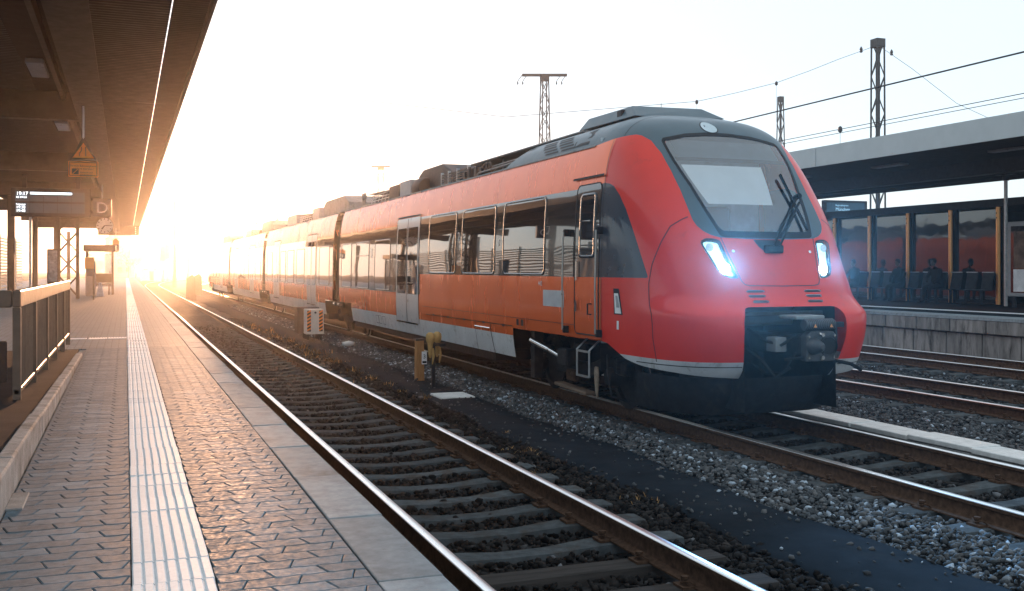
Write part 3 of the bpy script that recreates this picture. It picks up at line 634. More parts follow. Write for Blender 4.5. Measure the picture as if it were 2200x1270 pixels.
# coupler recess and coupler
rc = MB(); X0, X1 = TX - .64, TX + .64
rc.add([(X0, 10.1, .25), (X0, 11.6, .25), (X0, 11.6, 1.48), (X0, 10.13, 1.48), (X1, 10.1, .25), (X1, 11.6, .25), (X1, 11.6, 1.48), (X1, 10.13, 1.48)], [(0, 1, 2, 3), (4, 7, 6, 5), (3, 2, 6, 7), (1, 5, 6, 2)])
rc.build('coupler_recess', m_under, train, fix=False)
cx = 7.42
cp = MB(); cp.box(cx - .16, cx + .16, 9.78, 10.9, .9, 1.14); cpl = cp.build('coupler', m_under, train, bevel=.02)
m_cpl = M('coupler_grey', (.07, .075, .08), .45, .4, var=.3, scale=12, dirt=(.13, .12, .11), dscale=9, damt=.6)
pts = [(cx - .2, .86), (cx + .2, .86), (cx + .205, 1.16), (cx + .17, 1.2), (cx - .14, 1.2), (cx - .2, 1.15)]
MB().prism(pts, 'y', 9.68, 9.79).build('face_plate', m_cpl, cpl, bevel=.012, seg=2)
MB().lathe([(.0, -.17), (.03, -.165), (.06, -.12), (.095, -.02), (.1, 0), (.1, .02)], (cx - .1, 9.68, 1.03), 'y', 28).build('centring_cone', m_cpl, cpl, smooth=True)
MB().lathe([(.12, -.012), (.12, .01), (.1, .012), (.1, -.012), (.098, -.004), (.0, -.003)], (cx + .1, 9.68, 1.03), 'y', 28).build('cone_socket', m_seam, cpl, smooth=True)
for dz in (-.13, .13): MB().cyl((cx, 9.675, 1.03 + dz), (cx, 9.64, 1.03 + dz), .022, n=14).build('air_port', m_chrome, cpl, smooth=True)
rb = MB(); prof = []
for i in range(33): prof += [(.062 + (.007 if i % 2 else 0), -.2 + i * .0125)]
rb.lathe([(0, -.2)] + prof + [(0, .2)], (cx - .01, 9.72, 1.275), 'x', 20).build('heater_tube', m_cpl, cpl, smooth=True)
MB().box(cx - .27, cx + .13, 9.78, 10.12, 1.33, 1.375).build('top_cover', M('coupler_cover', (.22, .25, .26), .4, .3), cpl, bevel=.01)
MB().box(cx + .2, cx + .32, 9.68, 9.76, 1.24, 1.3).build('bracket', m_under, cpl); MB().box(cx + .21, cx + .24, 9.7, 9.76, 1.05, 1.3).build('bracket', m_under, cpl)
MB().box(cx - .42, cx - .27, 9.95, 10.15, .95, 1.12).build('junction_box', M('box_grey', (.2, .22, .23), .5), cpl, bevel=.01)
MB().tube([(cx + .0, 9.74, .87), (cx + .2, 9.7, .86), (cx + .38, 9.64, .82), (cx + .5, 9.6, .75)], .022, 10).build('hose', m_black, cpl, smooth=True)
MB().tube([(cx - .42, 9.8, .88), (cx - .2, 9.74, .9), (cx, 9.72, .89)], .016, 8).build('hose', m_black, cpl, smooth=True)
for q in (-.1, .12):
    MB().prism([(cx + q - .022, 1.245), (cx + q + .022, 1.245), (cx + q, 1.285)], 'y', 9.648, 9.652).build('warning_sticker', M('sticker_orange', (.8, .35, .15), .5), cpl)
for (bx, bz) in ((-.17, .9), (.17, .9), (-.17, 1.14), (.18, 1.15), (-.02, 1.175), (0, .88)): MB().cyl((cx + bx, 9.682, bz), (cx + bx, 9.664, bz), .014, n=6).build('bolt', m_chrome, cpl)
for (x0, x1, z0, z1, rr) in ((-.5, -.2, 1.2, 1.15, .018), (-.48, -.22, .82, .95, .014), (-.56, -.3, 1.0, .78, .02)):
    MB().tube([(cx + x0, 10.4, z0), (cx + x0 + .02, 10.1, z0 - .12), (cx + (x0 + x1) / 2, 9.95, min(z0, z1) - .12), (cx + x1, 9.85, z1)], rr, 8).build('hose', m_black, cpl, smooth=True)
MB().box(cx + .3, cx + .5, 10.2, 10.5, .8, 1.1).build('junction_box', m_cpl, cpl, bevel=.015)
MB().bar((TX - .58, 10.3, 1.38), (TX + .58, 10.3, 1.38), .05).build('cross_tube', m_cpl, cpl)
# plough below
P_ = MB(); S_ = np.linspace(-.62, .62, 25); rows = []
for z, sc, dy in ((.62, .97, .05), (.4, .95, .1), (.16, .9, .3)):
    p, _ = npos(S_, np.full(25, .7)); rows.append([(TX + (q[0] - TX) * sc * .93, q[1] + dy + .12, z) for q in p])
P_.add(sum(rows, []), [(i * 25 + j, i * 25 + j + 1, i * 25 + 26 + j, i * 25 + 25 + j) for i in range(2) for j in range(24)]); P_.build('snow_plough', m_under, train, smooth='all')

# ---- car bodies
DWZ = lambda z: (WZ(z + .01) - WZ(z - .01)) / .02
def strip(name, z0, z1, ya, yb, mat, parent, sg=-1, lift=0., nz=None, dy=2.0):
    nz = nz or max(2, int((z1 - z0) / .12) + 1); zz = np.linspace(z0, z1, nz); yy = np.linspace(ya, yb, max(2, int((yb - ya) / dy) + 1))
    Z_, Y_ = np.meshgrid(zz, yy, indexing='ij'); n = np.stack([np.full(Z_.shape, float(sg)), 0 * Z_, -DWZ(Z_)], -1); n /= np.linalg.norm(n, axis=-1)[..., None]
    V = np.stack([TX + sg * WZ(Z_), Y_, Z_], -1) + n * lift; w = len(yy)
    Tq = np.array([(i * w + j, i * w + j + 1, i * w + w + 1 + j, i * w + w + j) if sg > 0 else (i * w + j, i * w + w + j, i * w + w + 1 + j, i * w + j + 1) for i in range(nz - 1) for j in range(w - 1)])
    return mesh_np(name, V.reshape(-1, 3), Tq, mat, parent, True, n.reshape(-1, 3))
def sxyz(y, z, lift):
    y = np.asarray(y, float); z = np.asarray(z, float); n = np.stack([-np.ones_like(z), 0 * z, -DWZ(z)], -1); n /= np.linalg.norm(n, axis=-1)[..., None]
    return np.stack([TX - WZ(z), y, z], -1) + n * lift, n
def rrect(y0, y1, z0, z1, r, k=6):
    P = []
    for cy, cz, a0 in ((y1 - r, z1 - r, 0), (y0 + r, z1 - r, 90), (y0 + r, z0 + r, 180), (y1 - r, z0 + r, 270)):
        P += [(cy + r * math.cos(R(a0 + 90 * i / k)), cz + r * math.sin(R(a0 + 90 * i / k))) for i in range(k + 1)]
    return P
def patch(name, y0, y1, z0, z1, r, mat, parent, lift=.004):
    zs = sorted(set([z0 + r * (1 - math.cos(R(a))) for a in (0, 30, 60, 90)] + [z1 - r * (1 - math.cos(R(a))) for a in (0, 30, 60, 90)] + list(np.linspace(z0 + r, z1 - r, 8)))); V = []; Y_ = []; Z_ = []
    for z in zs:
        t = max(0, max(z0 + r - z, z - (z1 - r))); ins = r - math.sqrt(max(0, r * r - t * t)) if r > 0 else 0
        for u in (0, .5, 1): Y_.append(y0 + ins + (y1 - y0 - 2 * ins) * u); Z_.append(z)
    p, n = sxyz(Y_, Z_, lift); Tq = np.array([(i * 3 + j, i * 3 + 3 + j, i * 3 + 4 + j, i * 3 + j + 1) for i in range(len(zs) - 1) for j in range(2)])
    return mesh_np(name, p, Tq, mat, parent, True, n)
def frame(name, y0, y1, z0, z1, r, wd, mat, parent, lift=.008):
    a = rrect(y0, y1, z0, z1, r); b = rrect(y0 + wd, y1 - wd, z0 + wd, z1 - wd, max(.005, r - wd)); N = len(a)
    # resample straight runs so the ring hugs the curved side
    def dense(P):
        out = []
        for p, q in zip(P, P[1:] + P[:1]):
            m = max(1, int(math.hypot(q[0] - p[0], q[1] - p[1]) / .15)) if True else 1; out += [(p, q, i / m) for i in range(m)]
        return out
    da = dense(a); pa = [(p[0] + (q[0] - p[0]) * t, p[1] + (q[1] - p[1]) * t) for p, q, t in da]
    idx = []; 
    for i in range(N):
        m = max(1, int(math.hypot(a[(i + 1) % N][0] - a[i][0], a[(i + 1) % N][1] - a[i][1]) / .15)); idx += [(i, k / m) for k in range(m)]
    pb = [(b[i][0] + (b[(i + 1) % N][0] - b[i][0]) * t, b[i][1] + (b[(i + 1) % N][1] - b[i][1]) * t) for i, t in idx]
    A_, n1 = sxyz([p[0] for p in pa], [p[1] for p in pa], .0); B_, n2 = sxyz([p[0] for p in pa], [p[1] for p in pa], lift); C_, n3 = sxyz([p[0] for p in pb], [p[1] for p in pb], lift); D_, n4 = sxyz([p[0] for p in pb], [p[1] for p in pb], .0)
    V = np.concatenate([A_, B_, C_, D_]); n = len(pa); Tq = []
    for L in range(3): Tq += [(L * n + k, L * n + (k + 1) % n, L * n + n + (k + 1) % n, L * n + n + k) for k in range(n)]
    return mesh_np(name, V, np.array(Tq), mat, parent)
m_frame = M('window_frame', (.05, .052, .056), .25, .5, var=.1, coat=.6)
def window(y0, y1, z0, z1, r=.09, hopper=False):
    w = patch('window', y0, y1, z0, z1, r, m_pane, train, .005); frame('window_frame', y0 - .03, y1 + .03, z0 - .03, z1 + .03, r + .03, .035, m_frame, w, .011)
    if hopper: patch('window_bar', y0 + .01, y1 - .01, z1 - .36, z1 - .325, .005, m_frame, w, .012)
    return w
def sseam(y0, z0, y1, z1, wd=.014, lift=.004, mat=None, parent=None, name='seam'):
    L = math.hypot(y1 - y0, z1 - z0); k = max(2, int(L / .12)); t = np.linspace(0, 1, k); dy, dz = (z1 - z0) / L, -(y1 - y0) / L
    Y_ = y0 + (y1 - y0) * t; Z_ = z0 + (z1 - z0) * t; a, _ = sxyz(Y_ - dy * wd / 2, Z_ - dz * wd / 2, lift); b, _ = sxyz(Y_ + dy * wd / 2, Z_ + dz * wd / 2, lift)
    return mesh_np(name, np.concatenate([a, b]), np.array([(i, i + 1, k + i + 1, k + i) for i in range(k - 1)]), mat or m_seam, parent or train)
def double_door(ya, yb):
    d = patch('door', ya, yb, .74, 3.04, .04, m_door, train, .008); ym = (ya + yb) / 2
    for (p, q) in ((ya + .09, ym - .07), (ym + .07, yb - .09)):
        patch('door_window', p, q, 1.36, 2.82, .05, m_pane, d, .013)
    patch('door_edge_rubber', ym - .02, ym + .02, .75, 3.02, .004, m_seam, d, .016)
    sseam(ya - .02, .74, ya - .02, 3.06, .03, .006, None, d, 'door_seal'); sseam(yb + .02, .74, yb + .02, 3.06, .03, .006, None, d, 'door_seal')
    patch('rain_strip', ya - .06, yb + .06, 3.055, 3.085, .005, m_seam, d, .02)
    patch('sill_box', ya, yb, .5, .72, .01, m_skirt, d, .012); patch('step_edge', ya + .03, yb - .03, .71, .745, .005, m_chrome, d, .03)
    patch('button', ym - .16, ym - .11, 1.18, 1.24, .02, m_frame, d, .014)
    return d
ROOFP = [(3.6, 1.275), (3.64, 1.2), (3.68, 1.02), (3.71, .6), (3.72, 0)]
def body(ya, yb, bands, cutout=()):
    """bands: list of (y0,y1,z_lo,z_hi) dark window band; cutout: bogie openings in the skirt"""
    up = strip('side_panel', 3.02, 3.6, ya, yb, m_red_lit, train)
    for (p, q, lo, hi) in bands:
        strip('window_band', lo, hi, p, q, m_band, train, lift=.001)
        if hi < 3.02: strip('side_panel', hi, 3.02, p, q, m_red_lit, train)
        strip('side_panel', .96, lo, p, q, m_red_lit, train)
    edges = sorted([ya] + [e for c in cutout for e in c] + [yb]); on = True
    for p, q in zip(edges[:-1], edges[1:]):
        if on and q - p > .05: strip('side_panel', .835, .96, p, q, m_red_lit, train); strip('skirt', .48, .835, p, q, m_skirt, train, lift=.001)
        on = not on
    strip('far_side', .48, 3.6, ya, yb, m_red_lit, train, sg=1)
    r = MB(); pr = [(-w, z) for z, w in ROOFP] + [(w, z) for z, w in reversed(ROOFP[:-1])]
    n = len(pr); r.add([(TX + x, y, z) for y in (ya, yb) for x, z in pr], [(i, i + 1, n + i + 1, n + i) for i in range(n - 1)]); r.build('roof', m_roof, train, smooth='all')
    sseam(ya, 3.6, yb, 3.6, .03, .012, m_roof, None, 'gutter')
    for y in (ya + .01, yb - .01): MB().box(TX - 1.2, TX + 1.2, y - .005, y + .005, .5, 3.58).build('end_wall', m_under, train)
    MB().box(TX - 1.3, TX + 1.3, ya + (4.0 if ya < 13 else 1.5), yb - 1.5, .32, .5).build('underframe', m_under, train)
    MB().box(TX - 1.3, TX + 1.3, ya, yb, .95, 1.0).build('floor_plate', m_under, train)
def bellows(ya, yb):
    m = MB(); n = 7; prof = [(-1.3, .75), (-1.36, 1.4), (-1.34, 2.6), (-1.22, 3.4), (-1.0, 3.62), (1.0, 3.62), (1.22, 3.4), (1.34, 2.6), (1.36, 1.4), (1.3, .75)]; k = len(prof); vs = []
    for i in range(2 * n + 1):
        s = 1 - (.045 if i % 2 else 0); vs += [(TX + x * s, ya + (yb - ya) * i / (2 * n), 2.1 + (z - 2.1) * s) for x, z in prof]
    m.add(vs, [(i * k + j, i * k + (j + 1) % k, (i + 1) * k + (j + 1) % k, (i + 1) * k + j) for i in range(2 * n) for j in range(k)]); m.build('gangway_bellows', m_black, train)
# car 1 (front)
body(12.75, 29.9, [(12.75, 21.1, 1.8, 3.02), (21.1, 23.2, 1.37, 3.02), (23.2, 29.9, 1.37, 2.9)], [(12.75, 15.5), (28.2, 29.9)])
window(14.18, 15.95, 1.84, 2.98); window(16.4, 18.18, 1.84, 2.98); window(18.6, 20.4, 1.84, 2.98)
double_door(21.2, 23.1)
for i, (a_, b_) in enumerate([(23.75, 25.3), (26.0, 27.55), (28.2, 29.55)]): window(a_, b_, 1.42, 2.6, .07, i == 1)
# cab door
m_rail_d = M('worn_steel', (.3, .28, .26), .3, .8, var=.15)
cd = patch('cab_door', 12.28, 13.05, 1.02, 3.06, .09, m_band, train, .004); strip('door_lower', 1.03, 1.8, 12.30, 13.03, m_red_lit, cd, lift=.0055, dy=.3)
frame('door_seal', 12.27, 13.06, 1.01, 3.07, .1, .014, m_seam, cd, .008)
w = patch('door_window', 12.45, 12.86, 2.1, 2.9, .06, m_pane, cd, .012); frame('window_frame', 12.41, 12.9, 2.06, 2.94, .08, .04, m_frame, cd, .016)
patch('rain_strip', 12.2, 13.2, 3.14, 3.17, .005, m_seam, cd, .025)
patch('door_handle', 12.93, 12.98, 1.75, 2.02, .02, m_chrome, cd, .03); patch('door_lock', 12.94, 13.0, 1.32, 1.48, .02, m_frame, cd, .03)
for y in (12.2, 13.28):
    p0, _ = sxyz([y], [1.06], .09); p1, _ = sxyz([y], [2.42], .09); h = MB().tube([tuple(sxyz([y], [1.06], .0)[0][0]), tuple(p0[0]), tuple(sxyz([y], [1.7], .09)[0][0]), tuple(p1[0]), tuple(sxyz([y], [2.42], .0)[0][0])], .014, 8).build('handrail', m_rail_d, train, smooth=True)
    for z in (1.06, 2.42): q, _ = sxyz([y], [z], .04); MB().box(q[0][0] - .04, q[0][0] + .04, y - .03, y + .03, z - .05, z + .05).build('rail_bracket', m_black, h, bevel=.008)
MB().tube([tuple(sxyz([12.5], [1.3], .0)[0][0]), tuple(sxyz([12.5], [1.3], .06)[0][0]), tuple(sxyz([12.5], [1.44], .06)[0][0]), tuple(sxyz([12.5], [1.44], .0)[0][0])], .012, 6).build('grab_handle', m_steel_d, train)
patch('data_plate', 13.42, 14.2, 1.36, 1.6, .008, M('silver_sticker', (.5, .54, .58), .25, .3, var=.2, scale=3), train, .003)
sseam(12.2, .97, 12.2, 3.62, .014)
# side trim lines, hinges and lettering
sseam(15.5, .99, 20.6, .97, .016, .01, m_rust); sseam(15.5, .85, 15.5, .48, .02); sseam(17.4, .97, 17.4, .48, .018); sseam(16.6, .97, 16.5, .48, .03); sseam(12.3, 1.13, 20.9, 1.13, .008)
for y in (15.9, 16.9, 18.0, 19.0, 20.0): patch('hinge', y - .06, y + .06, .965, 1.0, .01, m_steel_d, train, .02)
hr = MB(); hr.tube([tuple(sxyz([16.55], [.9], .03)[0][0]), tuple(sxyz([17.35], [.9], .03)[0][0])], .012, 6); hr.build('hatch_handle', m_chrome, train)
for y in (24.3, 24.7, 25.0): frame('access_flap', y, y + .28, .56, .76, .01, .012, m_seam, train, .003)
for y in (14.9, 15.1): patch('jacking_bracket', y, y + .1, 1.02, 1.12, .01, m_under, train, .05)
def side_text(s, y, z, size, mat, lift=.01):
    o = text_mesh(s, size, 'CENTER'); o.data.materials.clear(); o.data.materials.append(mat)
    p, _ = sxyz([y], [z], lift); o.location = p[0]; o.rotation_euler = (R(90), 0, R(-90)); adopt(o, train); return o
m_let = M('lettering_white', (.6, .6, .6), .5)
for (s, y, z, sz) in (('2', 25.65, 2.2, .34), ('2', 18.39, 2.45, .22), ('2', 16.17, 2.3, .14), ('442', 14.3, 1.66, .1)): side_text(s, y, z, sz, m_let)
# white release box on the nose side
for (s, z0, z1, mt, lf, k) in ((-.725, 1.33, 1.66, m_seam, .003, .05), (-.722, 1.345, 1.6, m_white, .012, .036), (-.718, 1.42, 1.57, m_cardb, .016, .018)):
    P4 = [tuple(npos(a, z, lf)[0]) for a, z in ((s - k / 1.6, z0), (s + k / 1.6, z0), (s + k / 2.2, z1), (s - k / 2.6, z1))]; MB().add(P4, [(0, 1, 2, 3)]).build('release_box', mt, nose)
P4 = [tuple(npos(a, z, .006)[0]) for a, z in ((-.735, 1.14), (-.72, 1.14), (-.72, 1.25), (-.735, 1.25))]; MB().add(P4, [(0, 1, 2, 3)]).build('release_label', m_white, nose)
# other cars
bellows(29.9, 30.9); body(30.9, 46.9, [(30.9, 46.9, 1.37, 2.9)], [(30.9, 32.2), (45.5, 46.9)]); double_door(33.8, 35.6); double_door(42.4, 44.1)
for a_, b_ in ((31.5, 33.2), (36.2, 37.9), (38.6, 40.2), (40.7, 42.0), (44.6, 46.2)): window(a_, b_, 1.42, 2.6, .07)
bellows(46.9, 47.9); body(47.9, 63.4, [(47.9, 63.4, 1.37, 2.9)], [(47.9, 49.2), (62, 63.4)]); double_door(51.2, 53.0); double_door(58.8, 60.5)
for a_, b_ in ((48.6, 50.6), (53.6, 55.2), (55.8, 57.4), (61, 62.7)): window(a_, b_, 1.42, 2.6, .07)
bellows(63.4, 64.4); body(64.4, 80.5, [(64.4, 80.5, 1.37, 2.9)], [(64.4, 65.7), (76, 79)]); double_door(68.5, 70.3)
for a_, b_ in ((65.2, 67.5), (71, 73), (73.6, 75.4), (76, 78)): window(a_, b_, 1.42, 2.6, .07)
MB().prism([(80.5, .5), (82.6, .7), (82.4, 1.6), (81.6, 2.6), (80.9, 3.55), (80.5, 3.7)], 'x', TX - 1.35, TX + 1.35).build('rear_nose', m_rednose, train, bevel=.3, seg=4)
# bogies
def bogie(yc, detail):
    b = MB(); X = TX - 1.0
    b.prism([(yc - 1.75, .62), (yc - 1.2, .72), (yc - .6, .55), (yc + .6, .55), (yc + 1.2, .72), (yc + 1.75, .62), (yc + 1.7, .46), (yc + 1.0, .5), (yc + .6, .34), (yc - .6, .34), (yc - 1.0, .5), (yc - 1.7, .46)], 'x', X - .07, X + .07)
    bg_ = b.build('bogie', m_under, train, bevel=.015)
    MB().box(TX - .95, TX + .95, yc - .25, yc + .25, .4, .8).build('bolster', m_under, bg_, bevel=.03)
    for q in (-1.3, 1.3):
        for sx in (-1, 1):
            w_ = MB(); xo = TX + sx * .7535; pr = [(.08, -.09 * sx), (.1, -.09 * sx), (.36, -.05 * sx), (.37, -.07 * sx), (.425, -.07 * sx), (.425, .03 * sx), (.45, .045 * sx), (.45, .065 * sx), (.37, .065 * sx), (.36, .02 * sx), (.08, .0 * sx)]
            wo = w_.lathe(pr, (xo, yc + q, .425), 'x', 36).build('wheel', m_under, bg_, smooth=True)
            MB().lathe([(.376, -.0702 * sx), (.424, -.0702 * sx), (.427, -.065 * sx), (.427, .03 * sx)], (xo, yc + q, .425), 'x', 36).build('tyre', m_chrome, wo, smooth=True)
        MB().cyl((TX - .7, yc + q, .425), (TX + .7, yc + q, .425), .085, n=14).build('axle', m_under, bg_, smooth=True)
        MB().lathe([(0, -.16), (.11, -.15), (.13, -.1), (.15, 0)], (X + .02, yc + q, .43), 'x', 20).build('axle_box', m_under, bg_, smooth=True)
        if detail:
            for k in (-.22, .22): MB().lathe([(0, .24)] + [(.085 + (.012 if i % 2 else 0), .24 - i * .022) for i in range(11)] + [(0, 0)], (X, yc + q + k, .46), 'z', 14).build('spring', m_under, bg_, smooth=True)
    if detail:
        X = TX - 1.28
        d1 = (TX - 1.36, 14.92, .79); d2 = (TX - 1.34, 14.25, .69); d3 = (TX - 1.33, 13.85, .62)
        MB().cyl(d1, d2, .05, n=16).build('damper', m_chrome, bg_, smooth=True); MB().cyl(d2, d3, .038, n=16).build('damper_rod', m_chrome, bg_, smooth=True); MB().box(TX - 1.37, TX - 1.2, 13.55, 13.9, .5, .75).build('damper_bracket', m_under, bg_, bevel=.02)
        MB().box(TX - 1.3, TX - 1.15, 14.95, 15.1, .2, .95).build('guard_plate', m_under, bg_)
        for (y, z0, z1) in ((12.92, .2, .55), (15.05, .3, .5)):
            MB().prism([(y - .05, z1), (y + .05, z1), (y + .07, (z0 + z1) / 2 + .08), (y + .03, z0), (y - .02, z0 - .1), (y - .06, (z0 + z1) / 2)], 'x', TX - 1.2, TX - 1.17).build('sand_pipe_cover', M('orange_lit_cover', (.32, .25, .19), .7, var=.3, scale=14), bg_, bevel=.01)  # cover colour carries the orange light that catches it
        MB().box(TX - 1.18, TX - 1.02, 13.3, 14.45, .12, .17, rot=(.03, 0, 0)).build('rail_brake', M('orange_lit_brake', (.2, .14, .1), .6, var=.3), bg_, bevel=.01)  # brake colour likewise has the orange light painted in
        MB().tube([(TX - 1.2, 12.55, .75), (TX - 1.22, 12.5, .5), (TX - 1.2, 12.42, .2), (TX - 1.0, 12.38, .12)], .014, 6).build('cable', m_steel_d, bg_)
        MB().box(TX - 1.16, TX - 1.05, 13.75, 14.05, .25, .42).build('brake_caliper', m_rust, bg_, bevel=.02)
        # boarding steps
        st = MB(); xs = TX - 1.44; ya_, yb_ = 12.62, 13.02
        for y in (ya_, yb_): MB().tube([(xs + .18, y, .96), (xs, y, .8), (xs, y, .44)], .014, 6).build('boarding_step', m_galv, train) 
        for z in (.44, .78): MB().box(xs - .015, xs + .02, ya_, yb_, z - .012, z + .012).build('step_tread', m_galv, train)
bogie(14.0, True)
for yc in (30.4, 47.4, 63.9, 77.5): bogie(yc, False)
for y in (30.05, 30.75, 47.1, 47.8): MB().cyl((TX - 1.42, y - .12, .86), (TX - 1.42, y + .12, .86), .05, n=12).build('coupling_damper', m_chrome, train, smooth=True)

# ---- roof equipment
def fair(ya, yb):
    """grey cab fairing carrying the nose section back along the roof"""
    zz = np.concatenate([np.linspace(3.6, 4.0, 14), [4.03, 4.05, 4.065, 4.075]]); V = []; Nn = []
    for y in np.linspace(ya, yb, 10):
        for sg in (-1, 1):
            pass
    prof = [(-float(WZ(z)), z) for z in zz] + [(float(WZ(z)), z) for z in zz[::-1][1:]]; n = len(prof); m = MB()
    ys = np.linspace(ya, yb, 8); vs = []
    for i, y in enumerate(ys):
        for x, z in prof: vs.append((TX + x, y + (z - 3.6) * 0 + (0 if i < 7 else -(z - 3.6) * 2.2), z))
    m.add(vs, [(i * n + k, i * n + k + 1, i * n + n + k + 1, i * n + n + k) for i in range(7) for k in range(n - 1)]); return m.build('roof_fairing', m_mask, train, smooth='all')
fair(12.75, 16.4)
for c_ in range(2):
    for r_ in range(5):
        z0 = 3.655 + r_ * .052; y0 = 14.0 + c_ * .62 + (4 - r_) * -.12; patch('louvre', y0, y0 + .5, z0, z0 + .027, .004, m_seam, train, .004)
ap = MB(); pz = [(13.05, 3.66), (13.55, 3.66), (13.6, 3.74), (13.42, 3.88), (13.2, 3.9), (13.1, 3.8)]; pp, _ = sxyz([p[0] for p in pz], [p[1] for p in pz], .005); ap.add([tuple(p) for p in pp], [tuple(range(6))]); ap.build('air_intake', m_seam, train)
# flat hood over the cab
h = MB(); h.add([(6.62, 12.7, 4.04), (7.98, 12.55, 4.04), (8.0, 14.6, 4.06), (6.62, 14.6, 4.06), (6.75, 13.05, 4.235), (7.78, 12.85, 4.215), (7.85, 14.5, 4.25), (6.75, 14.5, 4.25)], [(0, 1, 2, 3), (4, 5, 6, 7), (0, 1, 5, 4), (1, 2, 6, 5), (2, 3, 7, 6), (3, 0, 4, 7)]); h.build('roof_hood', m_mask, train, bevel=.015, seg=2)
MB().box(6.66, 6.76, 13.2, 13.35, 4.02, 4.2).build('hood_latch', m_steel_d, train, bevel=.01)
# long cover plate, pipes, resistor rack, hoods, air-conditioning
MB().box(6.5, 8.14, 14.2, 19.6, 3.985, 4.02).build('roof_cover', m_roof, train, bevel=.01)
for y in (16.6, 18.0, 19.3): MB().box(6.62, 8.0, y, y + .06, 3.7, 3.985).build('cover_support', m_roof, train)
for z, x in ((3.76, 6.32), (3.82, 6.36), (3.74, 6.24)): MB().tube([(x, 15.9, z), (x, 18.3, z - .02), (x + .05, 18.6, z - .05)], .018, 6).build('roof_pipe', m_roof, train, smooth=True)
for y in (18.2, 18.5, 18.9, 19.2): MB().box(6.25, 6.5, y, y + .16, 3.68, 3.82 + .05 * ((y * 10) % 2)).build('valve_block', m_steel_d, train, bevel=.012)
for y in (17.9, 18.1): MB().lathe([(.07, -.02), (.1, -.02), (.1, .02), (.07, .02), (.07, -.02)], (6.3, y, 3.8), 'x', 18).build('pulley', m_steel_d, train, smooth=True)
for z in (3.74, 3.79, 3.84, 3.89): MB().bar((6.3, 19.0, z), (6.3, 21.0, z), .03).build('rack_bar', m_steel_d, train)
for y in (19.1, 19.8, 20.4, 20.9): MB().box(6.28, 6.34, y, y + .04, 3.66, 3.95).build('rack_post', m_galv, train)
def hood(y0, y1, zt, x0=6.5, x1=8.14, mat=None, slope=.5):
    return MB().prism([(y0, 3.66), (y1, 3.66), (y1 - slope * .2, zt - .12), (y1 - slope, zt), (y0 + slope * 1.8, zt), (y0 + .1, zt - .25)], 'x', x0, x1).build('equipment_hood', mat or m_roof, train, bevel=.03, seg=2)
def rack(y0, y1):
    MB().box(6.55, 8.1, y0 + .25, y1 - .1, 3.68, 3.92).build('air_conditioner', m_steel_d, train, bevel=.03)
    for i in range(6):
        y = y0 + .3 + (y1 - y0 - .5) * i / 5; MB().bar((6.42, y, 3.66), (6.5, y, 3.95), .02).build('grille_post', m_galv, train)
    for z in (3.72, 3.79, 3.86, 3.94): MB().bar((6.44, y0 + .25, z), (6.46, y1 - .15, z), .022).build('grille_bar', m_galv, train)
    MB().box(6.4, 8.2, y0, y1, 3.97, 3.99, rot=(.02, 0, 0)).build('solar_plate', m_roof, train)
hood(20.7, 23.6, 4.22, mat=m_steel_d); MB().lathe([(.0, -.35), (.2, -.33), (.24, -.2), (.24, .2), (.2, .33), (0, .35)], (6.45, 22.9, 3.78), 'y', 20).build('air_tank', m_steel_d, train, smooth=True)
MB().box(6.35, 6.9, 23.7, 24.7, 3.66, 4.05).build('equipment_box', m_cardb, train, bevel=.02); MB().box(6.35, 6.9, 24.8, 25.8, 3.66, 4.02).build('equipment_box', m_steel_d, train, bevel=.02); rack(25.9, 28.4)
for y in (29.3, 29.55): MB().lathe([(.06, -.025), (.1, -.025), (.1, .025), (.06, .025), (.06, -.025)], (6.5, y, 4.02), 'x', 16).build('lifting_eye', m_roof, train, smooth=True); MB().bar((6.5, y, 3.66), (6.5, y, 3.95), .05).build('eye_post', m_roof, train)
hood(31.5, 36.0, 4.25); MB().box(6.4, 7.2, 36.3, 37.6, 3.66, 4.1).build('equipment_box', m_cardb, train, bevel=.02); rack(37.8, 41.0); MB().box(6.5, 7.4, 42, 44.5, 3.66, 4.15).build('equipment_box', m_cardb, train, bevel=.03)
hood(49, 53.5, 4.25); rack(54, 57.2); MB().box(6.5, 8, 58, 61, 3.66, 4.1).build('equipment_box', m_roof, train, bevel=.03); hood(70, 76, 4.2)
# pantograph
pg = MB(); pg.box(6.7, 7.94, 64.6, 67.4, 3.78, 3.86); pan = pg.build('pantograph', m_brown, train)
for x in (6.95, 7.69): MB().bar((x, 67.2, 3.86), (7.05 if x < 7.3 else 7.6, 65.0, 4.75), .07).build('lower_arm', m_brown, pan)
MB().bar((7.05, 65.0, 4.75), (6.75, 66.3, 6.0), .05).build('upper_arm', m_brown, pan); MB().bar((7.6, 65.0, 4.75), (7.9, 66.3, 6.0), .05).build('upper_arm', m_brown, pan); MB().bar((7.05, 65, 4.75), (7.6, 65, 4.75), .06).build('knee', m_brown, pan)
MB().tube([(6.45, 66.3, 5.86), (6.65, 66.3, 6.03), (7.32, 66.3, 6.06), (7.99, 66.3, 6.03), (8.19, 66.3, 5.86)], .035, 6).build('collector_bow', m_brown, pan)
